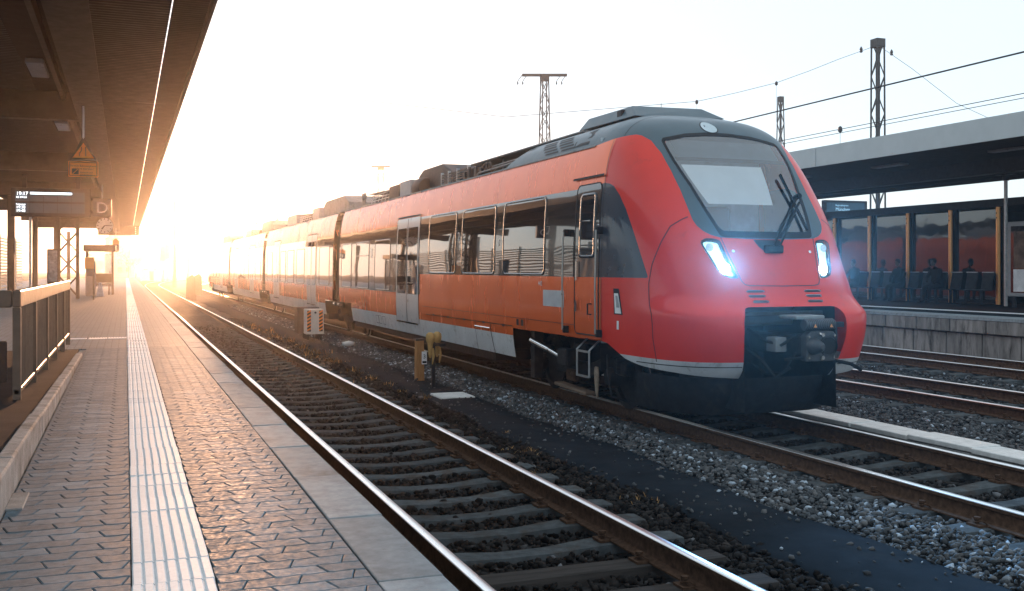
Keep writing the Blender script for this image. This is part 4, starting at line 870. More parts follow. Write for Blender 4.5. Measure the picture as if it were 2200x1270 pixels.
# ------------------------------------------------------------------ left canopy and what hangs from it
def px(x, y, X=None, Y=None, Z=None, D=None):
    """photo pixel -> world point at a known X, Y, Z or depth"""
    k = (x - 1100) / 2200; c, s = math.cos(YAW), math.sin(YAW); v = Vector((c * k + s, c - s * k, -(y - 578) / 2200))
    t = D if D is not None else X / v.x if X is not None else Y / v.y if Y is not None else (Z - CAMZ) / v.z
    return v * t + Vector((0, 0, CAMZ))
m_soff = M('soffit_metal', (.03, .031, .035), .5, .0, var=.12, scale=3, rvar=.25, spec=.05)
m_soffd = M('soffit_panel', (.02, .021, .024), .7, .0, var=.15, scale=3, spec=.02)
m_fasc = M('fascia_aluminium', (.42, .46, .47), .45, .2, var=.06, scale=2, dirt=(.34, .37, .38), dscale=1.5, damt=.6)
can = thing('platform_canopy', 'long dark metal canopy over the left platform', 'canopy', (-2, 36, PZ))
YA, YB, ZC = 1.0, 68.0, 4.6
def ribbed(x0, x1, ya, yb, z, name, mat, pitch=.11, dep=.009):
    m = MB(); ys = np.arange(ya, yb, pitch); vs = []
    for y in ys:
        for (dy, dz) in ((0, 0), (.03, dep), (pitch - .03, dep), (pitch, 0)): vs += [(x0, y + dy, z + dz), (x1, y + dy, z + dz)]
    nn = len(vs) // 2; m.add(vs, [(2 * i, 2 * i + 1, 2 * i + 3, 2 * i + 2) for i in range(nn - 1)]); return m.build(name, mat, can, fix=False)
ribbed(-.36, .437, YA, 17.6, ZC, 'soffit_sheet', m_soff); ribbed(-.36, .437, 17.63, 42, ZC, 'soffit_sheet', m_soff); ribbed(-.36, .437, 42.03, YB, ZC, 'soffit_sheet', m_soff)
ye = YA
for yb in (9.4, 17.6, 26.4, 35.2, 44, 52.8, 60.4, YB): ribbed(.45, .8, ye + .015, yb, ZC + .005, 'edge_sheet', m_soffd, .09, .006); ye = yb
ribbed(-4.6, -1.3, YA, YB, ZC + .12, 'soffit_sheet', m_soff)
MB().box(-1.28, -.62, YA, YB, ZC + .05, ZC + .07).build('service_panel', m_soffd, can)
MB().box(-.6, -.38, YA, YB, 4.22, ZC + .14).build('main_beam', m_brown, can, bevel=.01); MB().box(-.68, -.3, YA, YB, 4.2, 4.225).build('beam_flange', m_brown, can)
MB().box(-.92, -.86, YA, YB, 4.5, ZC + .06).build('rail_beam', m_brown, can)
MB().box(.8, .84, YA, YB, 4.52, 4.92).build('fascia', m_brown, can, bevel=.005); MB().box(.5, .8, YA, YB, 4.86, 4.9).build('gutter', m_brown, can)
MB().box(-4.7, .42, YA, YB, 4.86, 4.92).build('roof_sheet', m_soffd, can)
for y in (8.2, 17.2, 26.2, 35.2, 44.2, 53.2, 62.2): MB().box(-4.6, -.6, y - .12, y + .12, 4.2, 4.62).build('cross_beam', m_brown, can, bevel=.01)
MB().box(-1.6, .8, YB + .0, YB + .06, 4.0, 4.62).build('end_panel', m_brown, can); 
for i in range(4): MB().box(.55, .6, YB - .02, YB - .01, 4.1 + i * .12, 4.15 + i * .12).build('end_slot', m_white, can)
m_lampg = M('lamp_housing', (.3, .32, .35), .3, .2)
for (y) in (9.5, 14.6, 20.5, 30, 40): MB().box(-1.22, -1.0, y, y + 1.1, ZC - .02, ZC + .045).build('strip_lamp', m_lampg, can, bevel=.01)
for y in (36.0, 45.2, 58.2, 71): 
    cbm = MB(); cbm.box(-3.5, -3.3, y - .1, y + .1, PZ, 4.3); c = cbm.build('canopy_column', m_brown, bevel=.008)
    tag(c, {36.0: 'brown steel canopy column nearest the railing', 45.2: 'second brown steel canopy column behind the railing', 58.2: 'third brown canopy column left of the lattice tower', 71: 'farthest brown canopy column behind the lattice tower'}[y], 'column', 'canopy columns')
    if y == 45.2: MB().box(-3.62, -3.53, y - .06, y + .06, PZ, 4.1).build('downpipe', m_galv, c)
# lattice column
lc = thing('lattice_column', 'open steel lattice column with crossed bracing on the left platform', 'column', (-2.08, 43, PZ))
for x in (-2.42, -1.74):
    for y in (42.8, 43.4): MB().box(x - .055, x + .055, y - .055, y + .055, PZ, 4.3).build('leg', m_brown, lc, bevel=.005)
for z in (.85, 1.7, 2.55, 3.4):
    for y in (42.8, 43.4):
        MB().bar((-2.42, y, z), (-1.74, y, z + .8), .04).build('brace', m_brown, lc); MB().bar((-1.74, y - .01, z), (-2.42, y - .01, z + .8), .04).build('brace', m_brown, lc)
    MB().bar((-2.42, 42.8, z), (-2.42, 43.4, z + .6), .04).build('brace', m_brown, lc)

def text(s, loc, size, mat, parent, rot=(R(90), 0, 0), align='LEFT', name='lettering'):
    o = text_mesh(s, size, align, name); o.data.materials.clear(); o.data.materials.append(mat)
    o.location = loc; o.rotation_euler = rot; adopt(o, parent); return o
m_orange = M('orange_sign', (.85, .27, .05), .45, var=.05, scale=4, coat=.3); m_ink = M('sign_black', (.02, .018, .016), .5); m_signw = M('sign_white', (.8, .8, .8), .5)
m_navy = M('sign_dark_blue', (.03, .035, .06), .35, coat=.4)
# hanging warning sign
Y_ = 15.6; a = px(147, 346, Y=Y_); b = px(211, 381, Y=Y_); ws = thing('warning_sign', 'hanging orange triangle and text board warning of the narrow platform', 'sign', ((a.x + b.x) / 2, Y_, b.z))
MB().box(a.x, b.x, Y_ - .012, Y_ + .012, b.z, a.z).build('sign_board', m_orange, ws, bevel=.006)
bw = .012
for (x0, x1, z0, z1) in ((a.x + .01, b.x - .01, a.z - .02, a.z - .02 + bw), (a.x + .01, b.x - .01, b.z + .01, b.z + .01 + bw), (a.x + .01, a.x + .01 + bw, b.z + .01, a.z - .01), (b.x - .01 - bw, b.x - .01, b.z + .01, a.z - .01)): MB().box(x0, x1, Y_ - .0145, Y_ - .0125, z0, z1).build('border', m_ink, ws)
cx_ = (a.x + b.x) / 2; hw = (b.x - a.x) / 2
text('Bereich Bahnsteigkante', (cx_, Y_ - .015, a.z - .075), .036, m_ink, ws, align='CENTER'); text('nur kurz betreten !', (cx_, Y_ - .015, a.z - .115), .036, m_ink, ws, align='CENTER')
text('Rollstuhl und', (cx_ - .04, Y_ - .015, a.z - .165), .03, m_ink, ws); text('Kinderwagen', (cx_ - .04, Y_ - .015, a.z - .195), .03, m_ink, ws); text('nicht abstellen', (cx_ - .04, Y_ - .015, a.z - .225), .03, m_ink, ws)
MB().box(cx_ - .15, cx_ - .06, Y_ - .015, Y_ - .013, b.z + .03, b.z + .11).build('pictogram', m_ink, ws); MB().bar((cx_ - .14, Y_ - .017, b.z + .035), (cx_ - .07, Y_ - .017, b.z + .105), .008).build('pictogram_stroke', m_orange, ws)
t = px(178, 296, Y=Y_); tb = px(178, 345, Y=Y_)
MB().prism([(cx_ - hw * .92, tb.z), (cx_ + hw * .92, tb.z), (cx_ + .015, t.z), (cx_ - .015, t.z)], 'y', Y_ - .012, Y_ + .012).build('triangle_border', m_ink, ws, bevel=.004)
MB().prism([(cx_ - hw * .72, tb.z + .035), (cx_ + hw * .72, tb.z + .035), (cx_, t.z - .075)], 'y', Y_ - .015, Y_ - .011).build('triangle', m_orange, ws)
MB().bar((cx_ + .03, Y_ - .017, tb.z + .06), (cx_ + .03, Y_ - .017, tb.z + .19), .014).build('symbol', m_ink, ws)
MB().tube([(cx_ - .05, Y_ - .017, tb.z + .06), (cx_ - .05, Y_ - .017, tb.z + .1), (cx_ - .025, Y_ - .017, tb.z + .135), (cx_ - .025, Y_ - .017, tb.z + .19)], .007, 6).build('symbol', m_ink, ws)
MB().cyl((cx_, Y_, t.z - .02), (cx_, Y_, 4.25), .014, n=10).build('hanger_rod', m_galv, ws, smooth=True)
# departure display
def display(name, label, Y_, x0, y0, x1, y1, lines, bar=None):
    a = px(x0, y0, Y=Y_); b = px(x1, y1, Y=Y_); d = thing(name, label, 'display', ((a.x + b.x) / 2, Y_, b.z)); W = b.x - a.x; Hh = a.z - b.z
    MB().box(a.x, b.x, Y_ - .1, Y_ + .1, b.z, a.z).build('housing', m_steel_d, d, bevel=.015, seg=2)
    ms = M('screen_blue_grey', (.05, .07, .09), .25, var=.15, scale=2, emis=(.2, .3, .4), estr=.03)
    for (f0, f1) in ((.13, .47), (.53, .87)):
        z1 = a.z - Hh * f0; z0 = a.z - Hh * f1
        for i in range(5): MB().box(a.x + W * (.05 + .176 * i), a.x + W * (.05 + .176 * (i + 1)) - .008, Y_ - .106, Y_ - .1, z0, z1).build('screen_panel', ms, d)
    ml = emit('led_white', (.8, .9, 1.0), 1.6)
    for (s, fx, fz, sz) in lines: text(s, (a.x + W * fx, Y_ - .108, a.z - Hh * fz), Hh * sz, ml, d)
    if bar: MB().box(a.x + W * bar[0], a.x + W * bar[1], Y_ - .109, Y_ - .107, a.z - Hh * bar[3], a.z - Hh * bar[2]).build('lit_bar', ml, d)
    for f in (.16, .84): MB().box(a.x + W * f - .05, a.x + W * f + .05, Y_ - .04, Y_ + .04, a.z, 4.22).build('hanger', m_steel_d, d)
    return d
display('departure_board', 'black departure board showing 19:17 hanging under the left canopy', 27.6, 25, 403, 195, 468,
        [('19:17', .06, .26, .17), ('RB 59160', .06, .36, .085), ('Folgezüge', .06, .6, .075), ('19:38', .06, .72, .13), ('19:48', .06, .84, .13)], (.235, .76, .15, .22))
# platform section signs
def sector(ch, label, Y_, x0, y0, x1, y1, rod=True):
    a = px(x0, y0, Y=Y_); b = px(x1, y1, Y=Y_); d = thing('section_sign', label, 'sign', ((a.x + b.x) / 2, Y_, b.z), None)
    MB().box(a.x, b.x, Y_ - .04, Y_ + .04, b.z, a.z).build('sign_cube', m_navy, d, bevel=.008); text(ch, ((a.x + b.x) / 2, Y_ - .043, b.z + (a.z - b.z) * .2), (a.z - b.z) * .88, m_signw, d, align='CENTER')
    MB().cyl(((a.x + b.x) / 2, Y_, a.z), ((a.x + b.x) / 2, Y_, 4.25), .016, n=8).build('hanger_rod', m_galv, d); return d
sector('D', 'dark square platform sign with a white letter D', 30, 199, 427, 240, 466)
es = sector('E', 'small dark platform sign with a letter E below an orange triangle', 62, 242, 525, 256, 541)
a = px(242, 511, Y=62); b = px(256, 525, Y=62); MB().prism([(a.x, b.z), (b.x, b.z), (b.x, (a.z + b.z) / 2), ((a.x + b.x) / 2, a.z), (a.x, (a.z + b.z) / 2)], 'y', 61.97, 62.03).build('orange_panel', m_orange, es)
# clock
c = px(225, 485, Y=47.2); ck = thing('station_clock', 'round white station clock showing quarter past seven, hung below the canopy', 'clock', (c.x, 47.2, c.z)); r_ = .355
MB().cyl((c.x, 47.12, c.z), (c.x, 47.28, c.z), r_, n=40).build('clock_case', m_steel_d, ck, smooth=True); MB().cyl((c.x, 47.10, c.z), (c.x, 47.119, c.z), r_ * .93, n=40).build('clock_face', m_signw, ck, smooth=True)
for k in range(12):
    t_ = R(30 * k); MB().bar((c.x + math.sin(t_) * r_ * .68, 47.095, c.z + math.cos(t_) * r_ * .68), (c.x + math.sin(t_) * r_ * .88, 47.095, c.z + math.cos(t_) * r_ * .88), .03, .01, (0, 1, 0)).build('hour_mark', m_ink, ck)
for ang, ln, wd in ((R(217), .55, .045), (R(90), .85, .03)): MB().bar((c.x, 47.09, c.z), (c.x + math.sin(ang) * r_ * ln, 47.09, c.z + math.cos(ang) * r_ * ln), wd, .008, (0, 1, 0)).build('hand', m_ink, ck)
MB().cyl((c.x, 47.2, c.z + r_), (c.x, 47.2, 4.22), .025, n=8).build('hanger_rod', m_steel_d, ck)
# railing
rl = thing('railing', 'brown steel railing with vertical bars and a broad top rail beside the ramp', 'railing', (-.8, 13, PZ)); XF = -.82
m_railp = M('railing_paint', (.1, .085, .075), .38, .35, var=.15, scale=8, dirt=(.16, .12, .09), dscale=5, damt=.62)
Y0f, Y1f = 9.1, 17.0
MB().box(XF - .03, XF + .03, Y0f, Y1f, 1.60, 1.74).build('top_rail', m_railp, rl, bevel=.012, seg=2); MB().box(XF - .02, XF + .02, Y0f, Y1f, .90, .94).build('bottom_rail', m_railp, rl, bevel=.004)
for y in (9.13, 10.7, 12.3, 13.9, 15.5, 16.97): MB().box(XF - .03, XF + .03, y - .03, y + .03, zr(y) - .02, 1.60).build('post', m_railp, rl, bevel=.004)
for y in np.arange(9.25, 16.9, .13):
    if min(abs(y - q) for q in (10.7, 12.3, 13.9, 15.5)) > .05: MB().cyl((XF, y, .94), (XF, y, 1.60), .008, n=6).build('bar', m_railp, rl)
MB().box(XF - .62, XF - .035, 9.1, 9.16, 1.60, 1.738).build('return_rail', m_railp, rl, bevel=.01); MB().box(XF - .62, XF - .56, 9.1, 9.16, zr(9) - .02, 1.60).build('post', m_railp, rl)
MB().box(XF - .5, XF - .12, 9.6, 9.64, .95, 1.3).build('notice_plate', m_steel_d, rl, bevel=.01)
# info case, orange board, kiosk, bin, left structures
a = px(101, 535, Y=38); b = px(126, 602, Y=38); ic = thing('poster_case', 'dark blue poster case standing behind the railing', 'poster case', ((a.x + b.x) / 2, 38, PZ))
MB().box(a.x, b.x, 37.95, 38.05, b.z - .1, a.z).build('case', m_steel_d, ic, bevel=.02); MB().box(a.x + .04, b.x - .04, 37.94, 37.949, b.z - .05, a.z - .05).build('poster', M('poster_blue', (.12, .17, .22), .3, var=.5, scale=6, coat=.6), ic)
for x in (a.x + .05, b.x - .05): MB().box(x - .03, x + .03, 37.97, 38.03, PZ, b.z - .1).build('leg', m_steel_d, ic)
a = px(182, 553, Y=41); b = px(202, 578, Y=41); ob = thing('orange_notice', 'square orange notice board on a post in front of the kiosk', 'sign', ((a.x + b.x) / 2, 41, PZ))
MB().box(a.x, b.x, 40.98, 41.0, b.z, a.z).build('board', m_orange, ob, bevel=.005); MB().cyl((b.x - .02, 41.03, PZ), (b.x - .02, 41.03, a.z), .025, n=8).build('post', m_brown, ob)
ki = thing('kiosk', 'brown platform shelter with bench below the clock', 'kiosk', (-1.0, 49.5, PZ))
for (x, y) in ((-1.62, 49.0), (-.55, 49.0), (-1.62, 50.6), (-.55, 50.6)): MB().box(x - .04, x + .04, y - .04, y + .04, PZ, 2.95).build('post', m_brown, ki)
MB().box(-1.75, -.42, 48.8, 50.8, 2.7, 2.98).build('roof', m_brown, ki, bevel=.02); MB().box(-1.62, -.55, 50.55, 50.6, 1.1, 2.6).build('glass_pane', glass('kiosk_glass', (.7, .7, .7), .05, .2), ki)
MB().box(-1.6, -.6, 49.1, 49.6, 1.18, 1.24).build('bench_seat', m_brown, ki, bevel=.01); MB().box(-1.6, -.6, 49.62, 49.66, 1.3, 1.7).build('bench_back', m_brown, ki, bevel=.01)
for x in (-1.5, -.7): MB().box(x - .03, x + .03, 49.15, 49.55, PZ, 1.18).build('bench_leg', m_brown, ki)
tv = MB().prism([(-1.6, PZ), (-1.2, PZ), (-1.2, 2.2), (-1.3, 2.35), (-1.6, 2.35)], 'y', 47.3, 47.8).build('ticket_machine', M('machine_grey', (.2, .2, .22), .4), bevel=.02); tag(tv, 'grey ticket machine at the kiosk side', 'machine'); MB().box(-1.55, -1.28, 47.28, 47.299, 1.6, 2.0).build('screen', m_navy, tv)
ad = MB().prism([(-1.15, PZ), (-.85, PZ), (-.95, 1.35), (-1.05, 1.35)], 'y', 46.2, 46.5).build('advert_stand', M('advert_blue', (.3, .4, .5), .5, var=.4, scale=5), bevel=.01); tag(ad, 'small pale blue advert stand on the platform near the kiosk', 'stand')
# louvred wall along the back of the left platform
lw = thing('louvre_wall', 'pale slatted wall behind the left platform columns', 'wall', (-6, 45, PZ)); m_slat = M('pale_slat', (.62, .58, .52), .6, var=.15, scale=3)
for y in np.arange(26, 70, 4.0): MB().box(-6.06, -5.94, y - .05, y + .05, PZ, 3.7).build('post', m_slat, lw)
for z in np.arange(.9, 3.6, .16): MB().box(-6.03, -5.98, 26, 70, z, z + .075, rot=(0, .3, 0)).build('slat', m_slat, lw)
wb = thing('white_container', 'white corrugated cabin behind the railing', 'cabin', (-5, 33, PZ)); cm = MB(); zs_ = []
pr = [];
for i in range(24): pr += [(-5.2 + (.03 if i % 2 else 0), 30 + i * .3), (-5.2 + (.03 if i % 2 else 0), 30 + i * .3 + .24)]
cm.add([(x, y, z) for z in (PZ + .15, 3.15) for x, y in pr], [(i, i + 1, len(pr) + i + 1, len(pr) + i) for i in range(len(pr) - 1)]); cm.build('side_wall', m_white, wb); MB().box(-5.22, -5.16, 29.9, 37.4, 3.1, 3.22).build('top_frame', m_cardb, wb); MB().box(-5.8, -5.24, 30, 37.3, PZ, 3.1).build('body', m_white, wb)

# ------------------------------------------------------------------ trackside furniture between the tracks
cab = thing('relay_cabinet', 'white trackside cabinet with orange black hazard stripes', 'cabinet', (5.2, 30.6, -.2)); m_cabw = M('cabinet_white', (.6, .6, .58), .5, var=.1, dirt=(.4, .33, .25), dscale=5, damt=.6)
MB().box(4.98, 5.5, 30.4, 30.85, -.02, .72).build('door_panel', m_cabw, cab, bevel=.012); MB().box(4.8, 5.46, 30.86, 31.5, -.02, .76).build('housing', m_brown, cab, bevel=.015); 
for x in (5.05, 5.43): MB().box(x - .03, x + .03, 30.5, 31.3, -.24, -.02).build('leg', m_steel_d, cab)
for x0 in (5.01, 5.36):
    MB().box(x0, x0 + .11, 30.395, 30.399, .06, .68).build('stripe_field', m_ink, cab)
    for k in range(6):
        z = .07 + k * .104; MB().prism([(x0, z), (x0 + .11, z + .06), (x0 + .11, z + .11), (x0, z + .05)], 'y', 30.391, 30.394).build('stripe', m_orange, cab)
MB().cyl((5.25, 30.4, .62), (5.25, 30.36, .62), .03, n=10).build('lock', m_steel_d, cab)
mp = thing('marker_post', 'short sunlit orange tinted marker post carrying a white number 3 plate', 'post', (5.18, 18.6, -.2)); m_sunlit = M('sunlit_post', (.34, .17, .07), .7, var=.25, scale=10, stretch=(4, 4, .5))  # orange sunlight on the post is put into its base colour
MB().prism([(5.1, -.2), (5.26, -.2), (5.25, .58), (5.11, .58)], 'y', 18.6000, 18.7600).build('post', m_sunlit, mp, bevel=.01); MB().box(5.09, 5.27, 18.5900, 18.7700, .56, .6).build('cap', m_steel_d, mp)
MB().box(5.2, 5.3, 18.5750, 18.5900, .12, .36).build('number_plate', m_signw, mp, bevel=.004); text('3', (5.25, 18.5720, .23), .11, m_ink, mp, align='CENTER'); MB().box(5.21, 5.29, 18.5730, 18.5745, .14, .18).build('plate_mark', m_ink, mp)
MB().bar((5.12, 18.6000, -.15), (5.0, 18.5000, -.2), .03).build('stay', m_steel_d, mp)
dv = thing('track_device', 'thin steel pole with two drooping tied up hoods tinted yellow as lit', 'signal', (5.08, 17.4000, -.2)); m_hood = M('yellow_lit_cloth', (.42, .26, .1), .75, var=.25, scale=9, bump=.5, bscale=20, bdist=.01)  # yellow light falling on the covers is part of the cloth colour
MB().box(5.05, 5.11, 17.3700, 17.4300, -.22, .62).build('pole', m_steel_d, dv); MB().box(5.0, 5.3, 17.3600, 17.4400, .55, .6).build('cross_arm', m_steel_d, dv)
for (x, y) in ((5.0, 17.3200), (5.18, 17.5000)):
    MB().lathe([(0, .8), (.035, .795), (.07, .765), (.082, .71), (.075, .65), (.05, .6), (.042, .5), (.036, .42), (.022, .36), (.0, .34)], (x, y, 0), 'z', 12).build('hood', m_hood, dv, smooth=True); MB().tube([(x + .04, y - .03, .52), (x + .05, y - .04, .38), (x + .03, y - .03, .24)], [.02, .025, .01], 6).build('hood_tail', m_hood, dv)
mh = MB().box(4.76, 5.34, 15.85, 16.5, -.21, -.165).build('cable_cover', m_conc_l, bevel=.012); mh.rotation_euler = (0, 0, 0); tag(mh, 'square pale concrete cover plate lying in the asphalt walkway', 'cover plate')
for i, (x, y, s, lb) in enumerate([(12.4, 17.2, .16, 'large white stone lying between the rails of the track right of the train'), (5.62, 27.3, .14, 'white stone lying on the ballast shoulder behind the hazard cabinet')]):
    V = IV * RNG.uniform(.8, 1.2, (12, 1)) * s * [1.4, .8, .6]; o = mesh_np('stone', V + [x, y, -.1], IF, M('white_stone', (.7, .7, .68), .7)); tag(o, lb, 'stone')
# dry weeds along the walkway
V = []; T_ = []; col = []
def blade(x, y, h, lean, wd, c):
    a_ = random.uniform(0, 6.28); dx, dy = math.cos(a_), math.sin(a_); k = len(V); lx, ly = math.cos(a_ + 1.3) * lean, math.sin(a_ + 1.3) * lean; z = -.22
    V.extend([(x - dx * wd, y - dy * wd, z), (x + dx * wd, y + dy * wd, z), (x + dx * wd * .6 + lx * .5, y + dy * wd * .6 + ly * .5, z + h * .65), (x - dx * wd * .6 + lx * .5, y - dy * wd * .6 + ly * .5, z + h * .65), (x + lx, y + ly, z + h)])
    T_.extend([(k, k + 1, k + 2), (k, k + 2, k + 3), (k + 3, k + 2, k + 4)]); col.extend([c] * 5)
for _ in range(70):
    y = 15 + 24 * random.random() if random.random() < .85 else random.uniform(8, 14); x = 4.42 + random.gauss(0, .1) if random.random() < .8 else random.uniform(3.8, 4.5); n_ = random.randint(8, 26); sp = random.uniform(.03, .11); h = random.uniform(.03, .12) * (1.4 if y > 13 else .6)
    for _ in range(n_): blade(x + random.gauss(0, sp), y + random.gauss(0, sp), h * random.uniform(.5, 1.3), random.uniform(.01, .08), .004 * (1 + y / 25), random.random())
m_weed = M('dry_weed', (.2, .12, .05), .8, var=.3, scale=8, tint=True); stuff(mesh_np('dry_weeds', V, T_, m_weed, attr=col), 'dry rusty weeds along the edge of the asphalt walkway', 'weeds')
# ------------------------------------------------------------------ right platform
rc_ = thing('platform_canopy', 'pale edged canopy over the far right platform', 'canopy', (24, 40, RZ)); XC0, XC1, CY0, CY1 = 19.5, 28.3, 5, 118
ye = CY0
for yb in (14.6, 25.7, 36.8, 47.9, 59, 70, 82, 94, 106, CY1): MB().box(XC0, XC0 + .04, ye + .012, yb - .012, 5.0, 5.58).build('fascia_panel', m_fasc, rc_, bevel=.004); ye = yb
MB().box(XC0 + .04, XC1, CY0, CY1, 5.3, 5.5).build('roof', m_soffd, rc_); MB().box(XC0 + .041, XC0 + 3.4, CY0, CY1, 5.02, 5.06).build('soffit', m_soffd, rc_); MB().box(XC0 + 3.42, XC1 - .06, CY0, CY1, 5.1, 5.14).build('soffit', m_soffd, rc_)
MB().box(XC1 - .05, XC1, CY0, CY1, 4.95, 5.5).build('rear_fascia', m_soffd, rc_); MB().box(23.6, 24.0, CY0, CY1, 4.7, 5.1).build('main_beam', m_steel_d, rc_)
for y in (18, 36.5, 55, 74, 92): 
    o = MB().prism([(25.0, 5.1), (26.9, 5.1), (26.4, 4.6), (26.2, RZ), (25.8, RZ), (25.6, 4.6)], 'y', y - .14, y + .14).build('column', m_steel_d, rc_, bevel=.02)
for y in np.arange(15, 60, 4.5): MB().box(21.2, 21.5, y, y + 1.3, 4.97, 5.02).build('strip_lamp', m_lampg, rc_, bevel=.01)
# glazed shelter
sh = thing('glass_shelter', 'glazed waiting shelter with steel posts tinted orange as sunlit on the far platform', 'shelter', (25.5, 33, RZ)); XS = 25.5
m_post = M('brushed_post_lit', (.75, .4, .16), .3, .55, var=.1, scale=20, stretch=(1, 1, .05)); m_sglass = wavy(M('shelter_glass', (.02, .022, .025), .03, var=.1, coat=1., spec=.8), (1, 1, 1), 1.0, .006)  # steel posts get an orange base in place of sunlight on them
PY = [27.0, 28.95, 30.9, 32.85, 34.8, 36.75, 38.7, 40.65]
PYs = [px(x, 578, X=XS).y for x in (2150, 2047, 1958, 1873)]; stp = (PYs[-1] - PYs[0]) / 3; PYs = [PYs[0] + stp * i for i in range(7)]
for y in PYs:
    MB().lathe([(.07, RZ), (.07, 3.84), (0, 3.84)], (XS - .1, y, 0), 'z', 18).build('post', m_post, sh, smooth=True); MB().box(XS - .03, XS + .1, y - .19, y - .09, RZ, 3.84).build('post_back', m_steel_d, sh)
    for z in (3.5, 3.65): MB().cyl((XS - .168, y, z), (XS - .18, y, z), .02, n=8).build('bolt', m_ink, sh)
for ya, yb in zip(PYs[:-1], PYs[1:]):
    MB().box(XS + .02, XS + .035, ya + .1, yb - .2, RZ + .12, 3.78).build('glass_pane', m_sglass, sh)
    MB().box(XS + .0, XS + .06, ya + .08, yb - .2, RZ + .02, RZ + .1).build('base_rail', m_steel_d, sh)
MB().box(XS - .12, XS + 2.6, PYs[0] - 4.5, PYs[-1] + 6, 3.84, 4.1).build('roof_beam', m_steel_d, sh, bevel=.02)
MB().box(XS + 2.4, XS + 2.5, PYs[0] - 4.5, PYs[-1] + 6, RZ, 3.84).build('rear_wall', M('shelter_rear', (.03, .032, .036), .5), sh)
# bench seats in front of the shelter
bs = [px(x, 590, X=24.9).y for x in (2112, 2078, 2045, 2012, 1983, 1955, 1927, 1900, 1873, 1846)]; stp = (bs[-1] - bs[0]) / 9
def seat(y):
    t_ = thing('bench_seat', 'dark wire platform seat in the row before the glass shelter', 'seat', (24.9, y, RZ), 'row of platform seats')
    MB().box(24.66, 25.05, y - .22, y + .22, RZ + .43, RZ + .465).build('seat_pan', m_steel_d, t_, bevel=.015, seg=2)
    MB().prism([(25.0, RZ + .44), (25.04, RZ + .44), (25.16, RZ + 1.0), (25.12, RZ + 1.0)], 'y', y - .22, y + .22).build('backrest', m_steel_d, t_, bevel=.01)
    MB().bar((25.1, y - .22, RZ + 1.005), (25.1, y + .22, RZ + 1.005), .03).build('top_tube', m_galv, t_)
    MB().box(24.8, 24.86, y - .03, y + .03, RZ, RZ + .43).build('leg', m_steel_d, t_); MB().box(24.68, 25.02, y - .04, y + .04, RZ, RZ + .02).build('foot', m_steel_d, t_); return t_
NMS = ['nearest to the poster case', 'second from the poster case', 'third from the poster case', 'fourth from the poster case', 'fifth from the poster case', 'sixth from the poster case', 'seventh from the poster case', 'eighth from the poster case', 'ninth from the poster case', 'nearest to the train nose']
s0 = seat(bs[0]); s0['label'] = 'dark platform seat before the shelter, ' + NMS[0]
for i in range(1, 10):
    s_ = copy_tree(s0); s_.location = (24.9, bs[0] + stp * i, RZ); s_['label'] = 'dark platform seat before the shelter, ' + NMS[i]
# camera pole, poster case, display
cpole = thing('camera_pole', 'grey pole with two camera housings beside the shelter', 'camera', (24.6, 30, RZ)); q = px(2161, 578, X=24.6); yq = q.y
MB().cyl((24.6, yq, RZ), (24.6, yq, 4.6), .055, n=12).build('pole', m_galv, cpole, smooth=True); MB().cyl((24.6, yq, 4.55), (24.6, yq, 4.7), .1, n=12).build('bracket', m_steel_d, cpole)
for dy in (-.22, .22): MB().prism([(24.45, 4.72), (24.75, 4.72), (24.78, 5.0), (24.42, 5.0)], 'y', yq + dy - .17, yq + dy + .17).build('housing', m_steel_d, cpole, bevel=.03, seg=2)
q = px(2164, 578, X=24.3); q2 = px(2290, 578, X=24.3); rpc = thing('poster_case', 'grey framed poster case at the right end of the shelter', 'poster case', (24.3, (q.y + q2.y) / 2, RZ)); ya, yb = q2.y, q.y
MB().box(24.3, 24.42, ya, yb, RZ + .3, 3.3).build('case', m_cardb, rpc, bevel=.03, seg=2); MB().box(24.285, 24.299, ya + .12, yb - .14, RZ + .42, 3.16).build('glass', m_sglass, rpc)
MB().box(24.27, 24.284, ya + .2, yb - .25, RZ + .45, RZ + 1.1).build('notice', m_signw, rpc); MB().box(24.28, 24.2845, ya + .2, yb - .25, RZ + 1.12, 3.0).build('poster', M('poster_brown', (.16, .1, .07), .4, var=.7, scale=3), rpc)
for y in (ya + .2, yb - .2): MB().box(24.32, 24.4, y - .05, y + .05, RZ, RZ + .3).build('leg', m_steel_d, rpc)
# display board facing the camera
dY = 40.; a = px(1768, 430, Y=dY); b = px(1860, 483, Y=dY); d2 = thing('departure_board', 'dim departure board below the right canopy beside the train', 'display', ((a.x + b.x) / 2, dY, b.z)); W = b.x - a.x; Hh = a.z - b.z
MB().box(a.x, b.x, dY - .12, dY + .12, b.z, a.z).build('housing', m_steel_d, d2, bevel=.02); msr = M('screen_dark_blue', (.03, .045, .06), .3, emis=(.1, .3, .5), estr=.06); mlr = emit('led_dim', (.35, .6, .8), .45)
for f0, f1 in ((.1, .5), (.55, .9)): MB().box(a.x + W * .05, b.x - W * .07, dY - .126, dY - .12, a.z - Hh * f1, a.z - Hh * f0).build('screen_panel', msr, d2)
for s, fx, fz, sz in (('Regionalexpress', .25, .24, .1), ('München', .25, .44, .2), ('18:03  via Bayreuth', .25, .69, .13), ('19:08  Weiden', .25, .85, .13)): text(s, (a.x + W * fx, dY - .13, a.z - Hh * fz), Hh * sz, mlr, d2)
for f in (.2, .8): MB().box(a.x + W * f - .06, a.x + W * f + .06, dY - .05, dY + .05, a.z, 5.02).build('hanger', m_steel_d, d2)
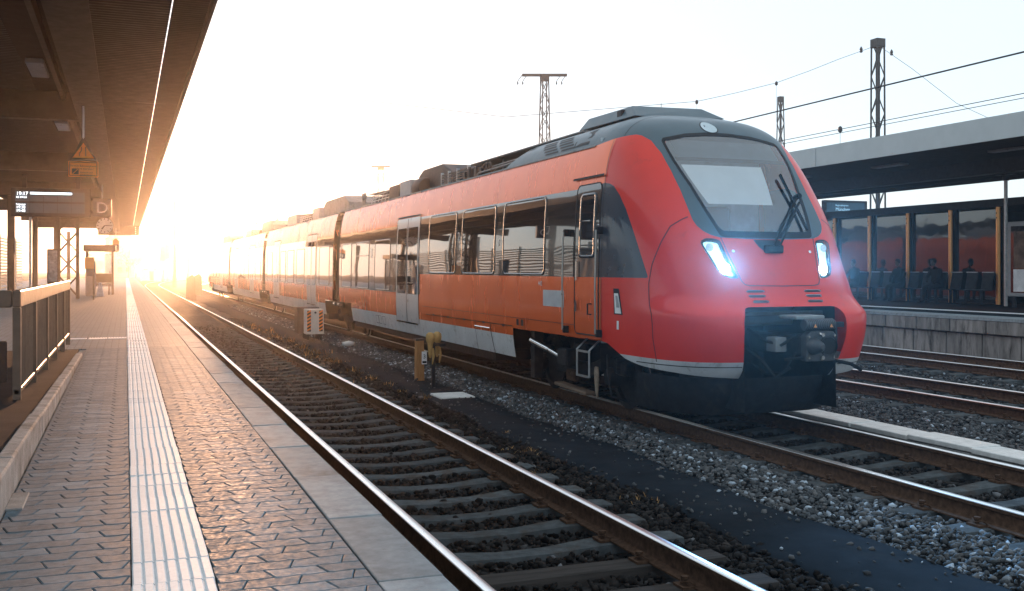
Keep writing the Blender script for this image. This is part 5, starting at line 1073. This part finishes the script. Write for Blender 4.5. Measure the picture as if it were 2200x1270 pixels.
# platform things further back
bd = thing('station_building', 'long low dark station building behind the right platform', 'building', (42, 50, 0)); m_bld = M('dark_facade', (.05, .05, .055), .6, var=.2, scale=.5); MB().box(40, 46, 20, 130, -.25, 3.9).build('wall', m_bld, bd)
for z in (3.95, 2.9): MB().box(39.6, 46.2, 20, 130, z, z + .18).build('roof' if z > 3 else 'awning', m_fasc, bd)
for k in range(24): MB().box(39.97, 39.995, 30 + k * 3.6, 31.9 + k * 3.6, 1.2, 2.6).build('window', m_sglass, bd)
# ------------------------------------------------------------------ seated people behind the shelter glass edge
m_coat = [M('dark_coat', (.008, .009, .011), .9, spec=.1), M('brown_jacket', (.02, .012, .009), .9, spec=.1), M('navy_jacket', (.008, .01, .018), .9, spec=.1)]; m_skin = M('skin', (.09, .055, .04), .55); m_hair = M('dark_hair', (.02, .014, .01), .7)
def person(y, mat, lab, lean):
    p = thing('person', lab, 'person', (24.85, y, RZ)); z0 = RZ
    J = {'pelvis': (24.9, y, z0 + .56), 'waist': (24.92, y, z0 + .74), 'chest': (24.93 - lean, y, z0 + .95), 'neck': (24.92 - lean, y, z0 + 1.12), 'head0': (24.9 - lean * 1.4, y, z0 + 1.2),
         'sl': (24.92 - lean, y - .19, z0 + 1.06), 'el': (24.78 - lean, y - .25, z0 + .82), 'hl': (24.58, y - .12, z0 + .68), 'sr': (24.92 - lean, y + .19, z0 + 1.06), 'er': (24.78 - lean, y + .25, z0 + .82), 'hr': (24.58, y + .12, z0 + .68),
         'tl': (24.86, y - .1, z0 + .54), 'kl': (24.46, y - .13, z0 + .52), 'fl': (24.44, y - .13, z0 + .09), 'bl': (24.28, y - .14, z0 + .04), 'tr': (24.86, y + .1, z0 + .54), 'kr': (24.46, y + .13, z0 + .52), 'fr': (24.46, y + .13, z0 + .09), 'br': (24.3, y + .15, z0 + .04)}
    E_ = [('pelvis', 'waist'), ('waist', 'chest'), ('chest', 'neck'), ('neck', 'head0'), ('chest', 'sl'), ('sl', 'el'), ('el', 'hl'), ('chest', 'sr'), ('sr', 'er'), ('er', 'hr'), ('pelvis', 'tl'), ('tl', 'kl'), ('kl', 'fl'), ('fl', 'bl'), ('pelvis', 'tr'), ('tr', 'kr'), ('kr', 'fr'), ('fr', 'br')]
    Rr = dict(pelvis=.16, waist=.15, chest=.17, neck=.07, head0=.06, sl=.085, el=.06, hl=.04, sr=.085, er=.06, hr=.04, tl=.1, kl=.075, fl=.05, bl=.045, tr=.1, kr=.075, fr=.05, br=.045)
    ks = list(J); me = bpy.data.meshes.new('body'); me.from_pydata([J[k] for k in ks], [(ks.index(a), ks.index(b)) for a, b in E_], []); o = bpy.data.objects.new('body', me); COL.objects.link(o)
    o.modifiers.new('skin', 'SKIN'); 
    if not me.skin_vertices: 
        bm = bmesh.new(); bm.from_mesh(me); bm.verts.layers.skin.verify(); bm.to_mesh(me); bm.free()
    for i, k in enumerate(ks): me.skin_vertices[0].data[i].radius = (Rr[k], Rr[k])
    me.skin_vertices[0].data[0].use_root = True; sb = o.modifiers.new('sub', 'SUBSURF'); sb.levels = sb.render_levels = 2; me.materials.append(mat); adopt(o, p)
    hx, hz = 24.88 - lean * 1.5, z0 + 1.33
    MB().lathe([(0, -.125), (.05, -.115), (.075, -.06), (.085, 0), (.082, .06), (.055, .11), (0, .125)], (hx, y, hz), 'z', 16).build('head', m_skin, p, smooth=True)
    MB().lathe([(.088, -.02), (.096, .02), (.094, .07), (.065, .125), (0, .14)], (hx + .015, y, hz), 'z', 16).build('hair', m_hair, p, smooth=True)
    MB().prism([(hx - .115, hz - .03), (hx - .07, hz - .03), (hx - .07, hz + .03)], 'y', y - .012, y + .012).build('nose', m_skin, p)
for x, k, lab, ln in ((1933, 0, 'person in a dark coat sitting on the middle of the seat row', .05), (2014, 1, 'person in a brown jacket sitting nearer the poster case, leaning forward', .1), (1836, 2, 'person in a navy jacket sitting just beside the train nose', .03)): person(px(x, 590, X=24.9).y, m_coat[k], lab, ln)

# ------------------------------------------------------------------ masts and wires
m_mast = M('mast_steel', (.06, .062, .066), .6, .3, var=.2, scale=4)
def lattice(x, y, h, w0, w1, label, arm=None, ins=True, panel=1.1):
    t_ = thing('lattice_mast', label, 'mast', (x, y, -.25), 'overhead line masts'); w = lambda z: w0 + (w1 - w0) * z / h
    for sx in (-1, 1):
        for sy in (-1, 1): MB().bar((x + sx * w0 / 2, y + sy * w0 / 2, -.25), (x + sx * w1 / 2, y + sy * w1 / 2, h), .075).build('leg', m_mast, t_)
    z = 0; k = 0; br = [MB(), MB(), MB(), MB()]
    while z < h - panel * .5:
        z1 = min(h, z + panel); a, b = w(z) / 2, w(z1) / 2; f = 1 if k % 2 else -1
        br[0].bar((x - a * f, y - a, z), (x + b * f, y - b, z1), .045); br[1].bar((x + a * f, y + a, z), (x - b * f, y + b, z1), .045); br[2].bar((x - a, y - a * f, z), (x - b, y + b * f, z1), .045); br[3].bar((x + a, y + a * f, z), (x + b, y - b * f, z1), .045); z = z1; k += 1
    for q in br: stuff(q.build('bracing', m_mast, t_))
    MB().box(x - w1 / 2 - .05, x + w1 / 2 + .05, y - w1 / 2 - .05, y + w1 / 2 + .05, h - .45, h + .05).build('head_plate', m_mast, t_)
    if arm:
        c, s = math.cos(YAW), math.sin(YAW); L = arm / 2; za = h + .02
        MB().bar((x - c * L, y + s * L, za), (x + c * L, y - s * L, za), .16, .22).build('cross_arm', m_mast, t_)
        for q in (-1, -.78, .72, .95):
            p = Vector((x + c * L * q, y - s * L * q, za)); e = p + Vector((-c * .35, s * .35, -.5)); MB().bar(p, e, .05).build('insulator_stay', m_mast, t_)
            MB().lathe([(0, -.28), (.07, -.27), (.04, -.2), (.08, -.18), (.04, -.1), (.07, -.08), (0, 0)], tuple(e), 'z', 8).build('insulator', m_mast, t_)
    return t_
def at(xp, yp, D): p = px(xp, yp, D=D); return p.x, p.y, p.z
x, y, z = at(1886, 86, 60); M1 = (x, y, z); lattice(x, y, z, .62, .5, 'tall dark lattice mast rising behind the right canopy'); MB().box(x - .09, x + .09, y - .09, y + .09, -.25, z).build('core', m_mast, bpy.data.objects['lattice_mast'])
x, y, z = at(1677, 209, 95); M2 = (x, y, z); lattice(x, y, z, .95, .35, 'smaller lattice mast seen between train roof and right canopy')
x, y, z = at(1170, 162, 84); M3 = (x, y, z); lattice(x, y, z, 1.1, .5, 'lattice mast with wide cross arm above the train roof', 3.7)
x, y, z = at(818, 358, 150); lattice(x, y, z, 1.6, .7, 'distant lattice mast with short cross arm behind the train', 2.7, panel=2)
def tmast(xp, yp, D, label, armL=1.8, side=-1, w=.3):
    x, y, z = at(xp, yp, D); t_ = thing('line_mast', label, 'mast', (x, y, -.25), 'distant masts along the line'); MB().cyl((x, y, -.25), (x, y, z), w * .7, w * .4, 8).build('shaft', m_mast, t_, smooth=True)
    MB().bar((x, y, z - .15), (x + side * armL, y, z - .1), .12).build('cross_arm', m_mast, t_); MB().bar((x, y, z - 2.2), (x + side * armL, y, z - 1.9), .08).build('bracket', m_mast, t_); return t_
tmast(596, 450, 130, 'stubby mast showing over the train roof behind the pantograph', 1.6, -1, .5); tmast(375, 424, 120, 'tall hazy mast left of the train beyond the canopy end', 1.5, -1, .35); tmast(404, 452, 150, 'second hazy mast left of the train further down the line', 1.6, -1, .4)
def wire(name, pts, label, r=.014, drops=()):
    o = MB().tube(pts, r, 5).build(name, m_mast); tag(o, label, 'wire')
    for (p, q) in drops: MB().tube([p, q], r * .6, 4).build('dropper', m_mast, o); MB().lathe([(0, -.18), (.09, -.1), (.07, .05), (0, .1)], tuple(p), 'z', 8).build('clamp', m_mast, o)
    return o
def run(X, Z, ya, yb): return [(X, y, Z) for y in np.linspace(ya, yb, 6)]
wire('contact_wire', run(16.6, 6.2, 4, 70), 'single dark contact wire running above the far platform track', .02, [((16.6, 30, 6.25), (16.6, 30, 7.4))])
wire('contact_wire', run(25.4, 7.22, 5, 90), 'upper of two thin wires above the right canopy', .014, [((25.4, 32, 7.25), (25.4, 32, 5.7)), ((25.4, 46, 7.25), (25.4, 46, 6.1))]); wire('contact_wire', run(25.0, 7.0, 5, 90), 'lower of two thin wires above the right canopy', .012)
m1 = Vector((M1[0], M1[1], M1[2] - .3)); Yc = M1[1]
sp = [m1] + [px(u, v, Y=Yc) for u, v in ((1800, 128), (1740, 152), (1668, 178), (1580, 200), (1497, 218))] + [Vector((18, Yc, 9.6)), Vector((4, Yc, 10.4)), Vector((-12, Yc, 15))]
wire('span_wire', sp, 'sagging span wire from the tall mast toward the left', .014, [(sp[3], sp[3] + Vector((0, 0, -2.2))), (sp[5], sp[5] + Vector((0, 0, -1.0)))])
wire('span_wire', [m1, px(1960, 148, Y=Yc), px(2055, 222, Y=Yc), px(2120, 252, Y=Yc), px(2300, 300, Y=Yc)], 'slanting span wire from the tall mast down to the right', .014)
for (e, dx) in ((sp[0], -1.2), (sp[0], 1.0)): MB().lathe([(0, -.25), (.1, -.2), (.06, -.1), (.1, -.05), (.06, .05), (0, .15)], tuple(Vector(e) + Vector((dx, 0, -.3))), 'z', 8).build('strain_insulator', m_mast, bpy.data.objects['span_wire'])
# ------------------------------------------------------------------ far end: signals, hut, house, trees
def signal(xp, yp, D, label):
    x, y, z = at(xp, yp, D); t_ = thing('railway_signal', label, 'signal', (x, y, -.25), 'signals down the line'); MB().cyl((x, y, -.25), (x, y, z), .09, n=8).build('post', m_mast, t_); MB().box(x - .42, x + .42, y - .1, y + .1, z - 2.3, z).build('signal_head', m_steel_d, t_, bevel=.04)
    for dz in (.4, 1.0, 1.6): MB().cyl((x, y - .11, z - dz), (x, y - .2, z - dz), .13, n=10).build('lens_hood', m_black, t_)
    return t_
signal(350, 527, 150, 'left of two light signals beyond the platform end'); signal(359, 524, 155, 'right of two light signals beyond the platform end')
for xp, D, lb in ((410, 70, 'low dwarf signal box left of the train rear'), (425, 84, 'low dwarf signal box nearest the curved rail')):
    p = px(xp, 600, D=D); o = MB().prism([(p.x - .35, -.25), (p.x + .35, -.25), (p.x + .3, 1.3), (p.x + .1, 1.55), (p.x - .3, 1.3)], 'y', p.y - .2, p.y + .2).build('dwarf_signal', m_steel_d, bevel=.03); tag(o, lb, 'signal', 'dwarf signals')
p = px(324, 598, D=190); hut = thing('hut', 'small pale flat roofed hut at the end of the platform', 'hut', (p.x, p.y, -.25)); MB().box(p.x - 1.7, p.x + 1.7, p.y, p.y + 3, -.25, 1.75).build('wall', m_white, hut); MB().box(p.x - 1.9, p.x + 1.9, p.y - .2, p.y + 3.2, 1.75, 1.9).build('roof', m_brown, hut); MB().box(p.x - .2, p.x + .5, p.y - .05, p.y - .005, -.2, 1.5).build('door', m_brown, hut)
p = px(262, 598, D=260); hs = thing('house', 'pale gabled apartment house far behind the platform end', 'house', (p.x, p.y, -.25)); MB().box(p.x - 4, p.x + 3.2, p.y, p.y + 10, -.25, 9.5).build('wall', M('house_wall', (.5, .42, .35), .8), hs); MB().prism([(p.x - 4.3, 9.5), (p.x + 3.5, 9.5), (p.x - .4, 12.2)], 'y', p.y - .4, p.y + 10.4).build('roof', m_brown, hs)
for r_ in range(4):
    for c_ in range(3): MB().box(p.x - 3 + c_ * 2, p.x - 2 + c_ * 2, p.y - .04, p.y - .004, 1 + r_ * 2.2, 2.3 + r_ * 2.2).build('window', m_pane, hs)
m_bark = M('bark', (.06, .045, .035), .9); m_leaf = M('winter_twigs', (.075, .055, .032), .8, var=.4, scale=2, tint=True)
def tree(x, y, h, label):
    t_ = thing('tree', label, 'tree', (x, y, -.25), 'trees at the far end'); tr = MB(); tr.tube([(x, y, -.25), (x + .1, y, h * .35), (x, y + .1, h * .8)], [h * .03, h * .022, h * .006], 7)
    limbs = []
    for k in range(9):
        a_ = random.uniform(0, 6.28); z0 = h * random.uniform(.25, .65); L = h * random.uniform(.2, .36); e = (x + math.cos(a_) * L, y + math.sin(a_) * L, z0 + h * random.uniform(.12, .3)); tr.tube([(x, y, z0), ((x + e[0]) / 2, (y + e[1]) / 2, z0 + (e[2] - z0) * .6), e], [h * .012, h * .008, h * .003], 5); limbs.append(e)
    tr.build('trunk', m_bark, t_, smooth=True); V = []; T_ = []; tc = []
    for k in range(900):
        c = random.choice(limbs); g_ = [random.gauss(0, h * .09) for _ in range(3)]; q = Vector((c[0] + g_[0], c[1] + g_[1], c[2] + g_[2] + h * .05)); s = random.uniform(.1, .3) * h / 8
        u = Vector([random.gauss(0, 1) for _ in range(3)]).normalized(); v = u.orthogonal().normalized(); i = len(V); V.extend([q - u * s, q + v * s * .5, q + u * s, q - v * s * .5]); T_.append((i, i + 1, i + 2, i + 3)); tc += [random.random()] * 4
    o = mesh_np('crown', [tuple(v) for v in V], T_, m_leaf, t_, attr=tc); return t_
TL = ['bare hazy tree behind the hut, leftmost of the far trees', 'bare hazy tree directly behind the small hut', 'bare hazy tree between hut and light signals', 'bare hazy tree behind the light signals', 'bare hazy tree right of the light signals', 'bare hazy tree just left of the train rear', 'bare hazy tree beside the far house']
for i, (xp, D, h) in enumerate([(292, 225, 5.5), (310, 240, 6), (332, 235, 6.2), (352, 250, 5.6), (385, 245, 6.5), (425, 255, 6.0), (276, 235, 6.5)]): q = px(xp, 598, D=D); tree(q.x, q.y, h, TL[i])
# ------------------------------------------------------------------ sunset haze
hz = MB().box(-330, 440, -75, 660, -1.6, 21).build('haze', m_black); hz['kind'] = 'stuff'; hz['label'] = 'warm low sunlit haze filling the station air'; hz['category'] = 'haze'
hm = bpy.data.materials.new('haze_air'); hm.use_nodes = True; hn = hm.node_tree.nodes; hl = hm.node_tree.links; hn.remove(hn['Principled BSDF']); pv_ = hn.new('ShaderNodeVolumePrincipled')
pv_.inputs['Color'].default_value = (.98, .93, .88, 1); pv_.inputs['Density'].default_value = HAZE_D; pv_.inputs['Anisotropy'].default_value = HAZE_G; hl.new(pv_.outputs[0], hn['Material Output'].inputs['Volume']); hz.data.materials.clear(); hz.data.materials.append(hm)
